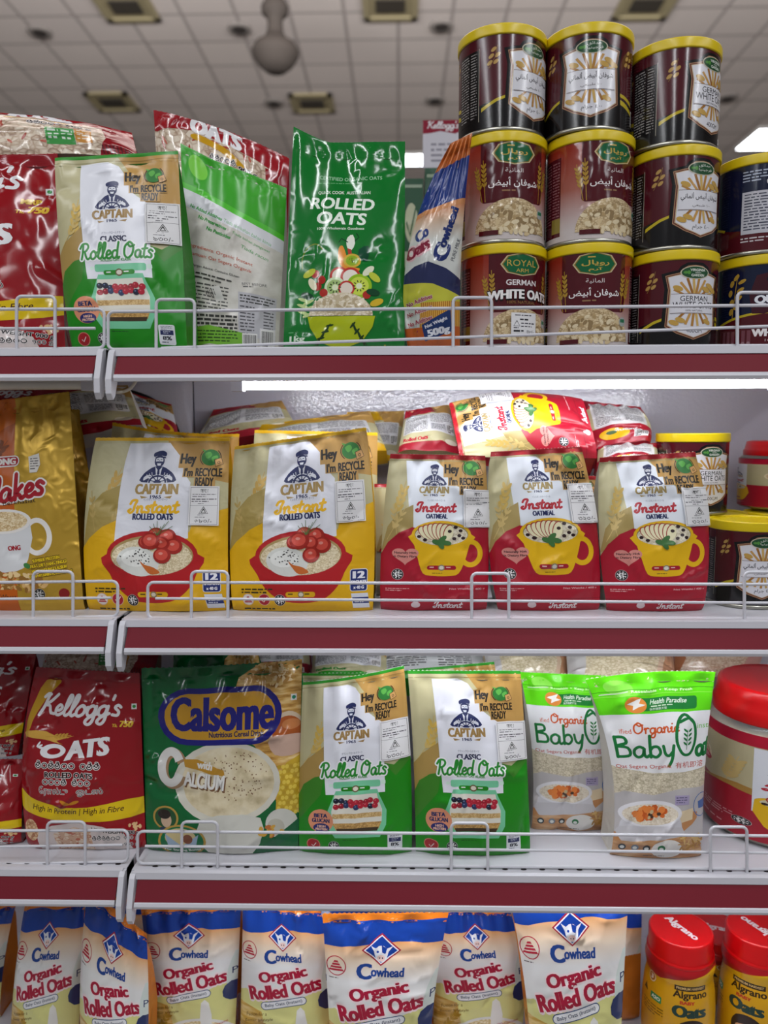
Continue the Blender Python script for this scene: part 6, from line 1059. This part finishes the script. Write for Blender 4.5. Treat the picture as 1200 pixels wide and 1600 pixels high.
B('bright green pouch with white print panel lying above the right green sailor pouch', GT, [(592, 1064), (766, 1062), (758, 1008), (582, 1008)], 1.26, 1.315, T=.045, bulge=.018, seed=52, side='#1f9a17', group=gL, mode='lie')
B('lime topped baby oats pouch between the sailor pouch and its twin', BO, [(830, 1339), (958, 1339), (950, 1056), (812, 1050)], 1.118, deck=ZC, T=.06, bulge=.016, ml=-10, seed=53, side='#c9c4bc', group=gC)
B('lime topped baby oats pouch with its top corner flared toward the big red capped tub', BO, [(954, 1350), (1097, 1352), (1118, 1050), (914, 1062)], 1.045, deck=ZC, T=.06, bulge=.018, ml=-22, mr=-6, seed=54, side='#c9c4bc', group=gC, tm=6)
B('clear pouch of oat flakes at the back behind the sailor pouch end', CL, [(766, 1074), (890, 1074), (886, 1010), (754, 1006)], 1.22, 1.28, T=.05, bulge=.024, seed=55, side='#b9ab8e', group=gL, mode='lie')
B('clear pouch of oat flakes at the back, middle of the three clear ones', CL, [(888, 1070), (1056, 1068), (1050, 1008), (884, 1008)], 1.20, 1.27, T=.05, bulge=.026, seed=56, side='#b9ab8e', group=gL, mode='lie')
B('pinkish clear pouch of flakes lying behind the big tub', PK, [(1052, 1056), (1176, 1066), (1198, 1008), (1056, 1002)], 1.272, 1.31, T=.035, bulge=.024, seed=57, side='#c99a8c', group=gL, mode='lie')
# bottom shelf
for k, (q, yb, ml, mr, lb) in enumerate((
    ([(-92, 1690), (5, 1690), (25, 1412), (-92, 1416)], 1.15, 0, -6, 'blue topped pouch only just in view at the left edge'), ([(18, 1690), (122, 1690), (132, 1408), (40, 1410)], 1.085, 5, 2, 'blue topped pouch second from the left edge, under the left lower shelf'),
    ([(130, 1690), (228, 1690), (229, 1460), (138, 1388)], 1.035, 10, 4, 'pouch with its blue and orange top folded down under the gap'), ([(238, 1690), (368, 1690), (377, 1412), (220, 1418)], 1.108, -3, 0, 'blue topped pouch directly under the big green cereal drink bag'),
    ([(376, 1690), (514, 1690), (500, 1420), (380, 1408)], 1.09, 0, 12, 'blue topped pouch under the right part of the cereal drink bag'), ([(520, 1690), (668, 1690), (701, 1426), (504, 1428)], 1.045, 0, -6, 'pouch with flared darker blue top below the two sailor pouches'),
    ([(676, 1690), (812, 1690), (796, 1420), (684, 1416)], 1.12, 0, 14, 'blue topped pouch tucked between two overlapping neighbours'), ([(832, 1690), (968, 1690), (984, 1378), (792, 1386)], 1.045, -8, -2, 'tallest blue pouch, its top hidden by the rail, left of the jars'),
    ([(880, 1690), (996, 1690), (1003, 1420), (880, 1410)], 1.165, 0, 0, 'pouch edge showing between the tallest pouch and the jars'), ([(400, 1690), (560, 1690), (580, 1402), (392, 1404)], 1.205, 0, 0, 'orange topped pouch at the back behind the flared pouch'),
    ([(590, 1690), (760, 1690), (770, 1404), (580, 1404)], 1.20, 0, 0, 'orange topped pouch at the back behind the tucked pouch'), ([(40, 1690), (220, 1690), (240, 1400), (150, 1402)], 1.205, 0, 0, 'orange topped pouch at the back under the gap'))):
    B(lb, CO, q, yb, yb + .03, deck=ZD, T=.05, bulge=.02, ml=ml, mr=mr, seed=60 + k, side='#c4762c', group=gD, wr=.0034, low=1e9 if k < 8 else .4)
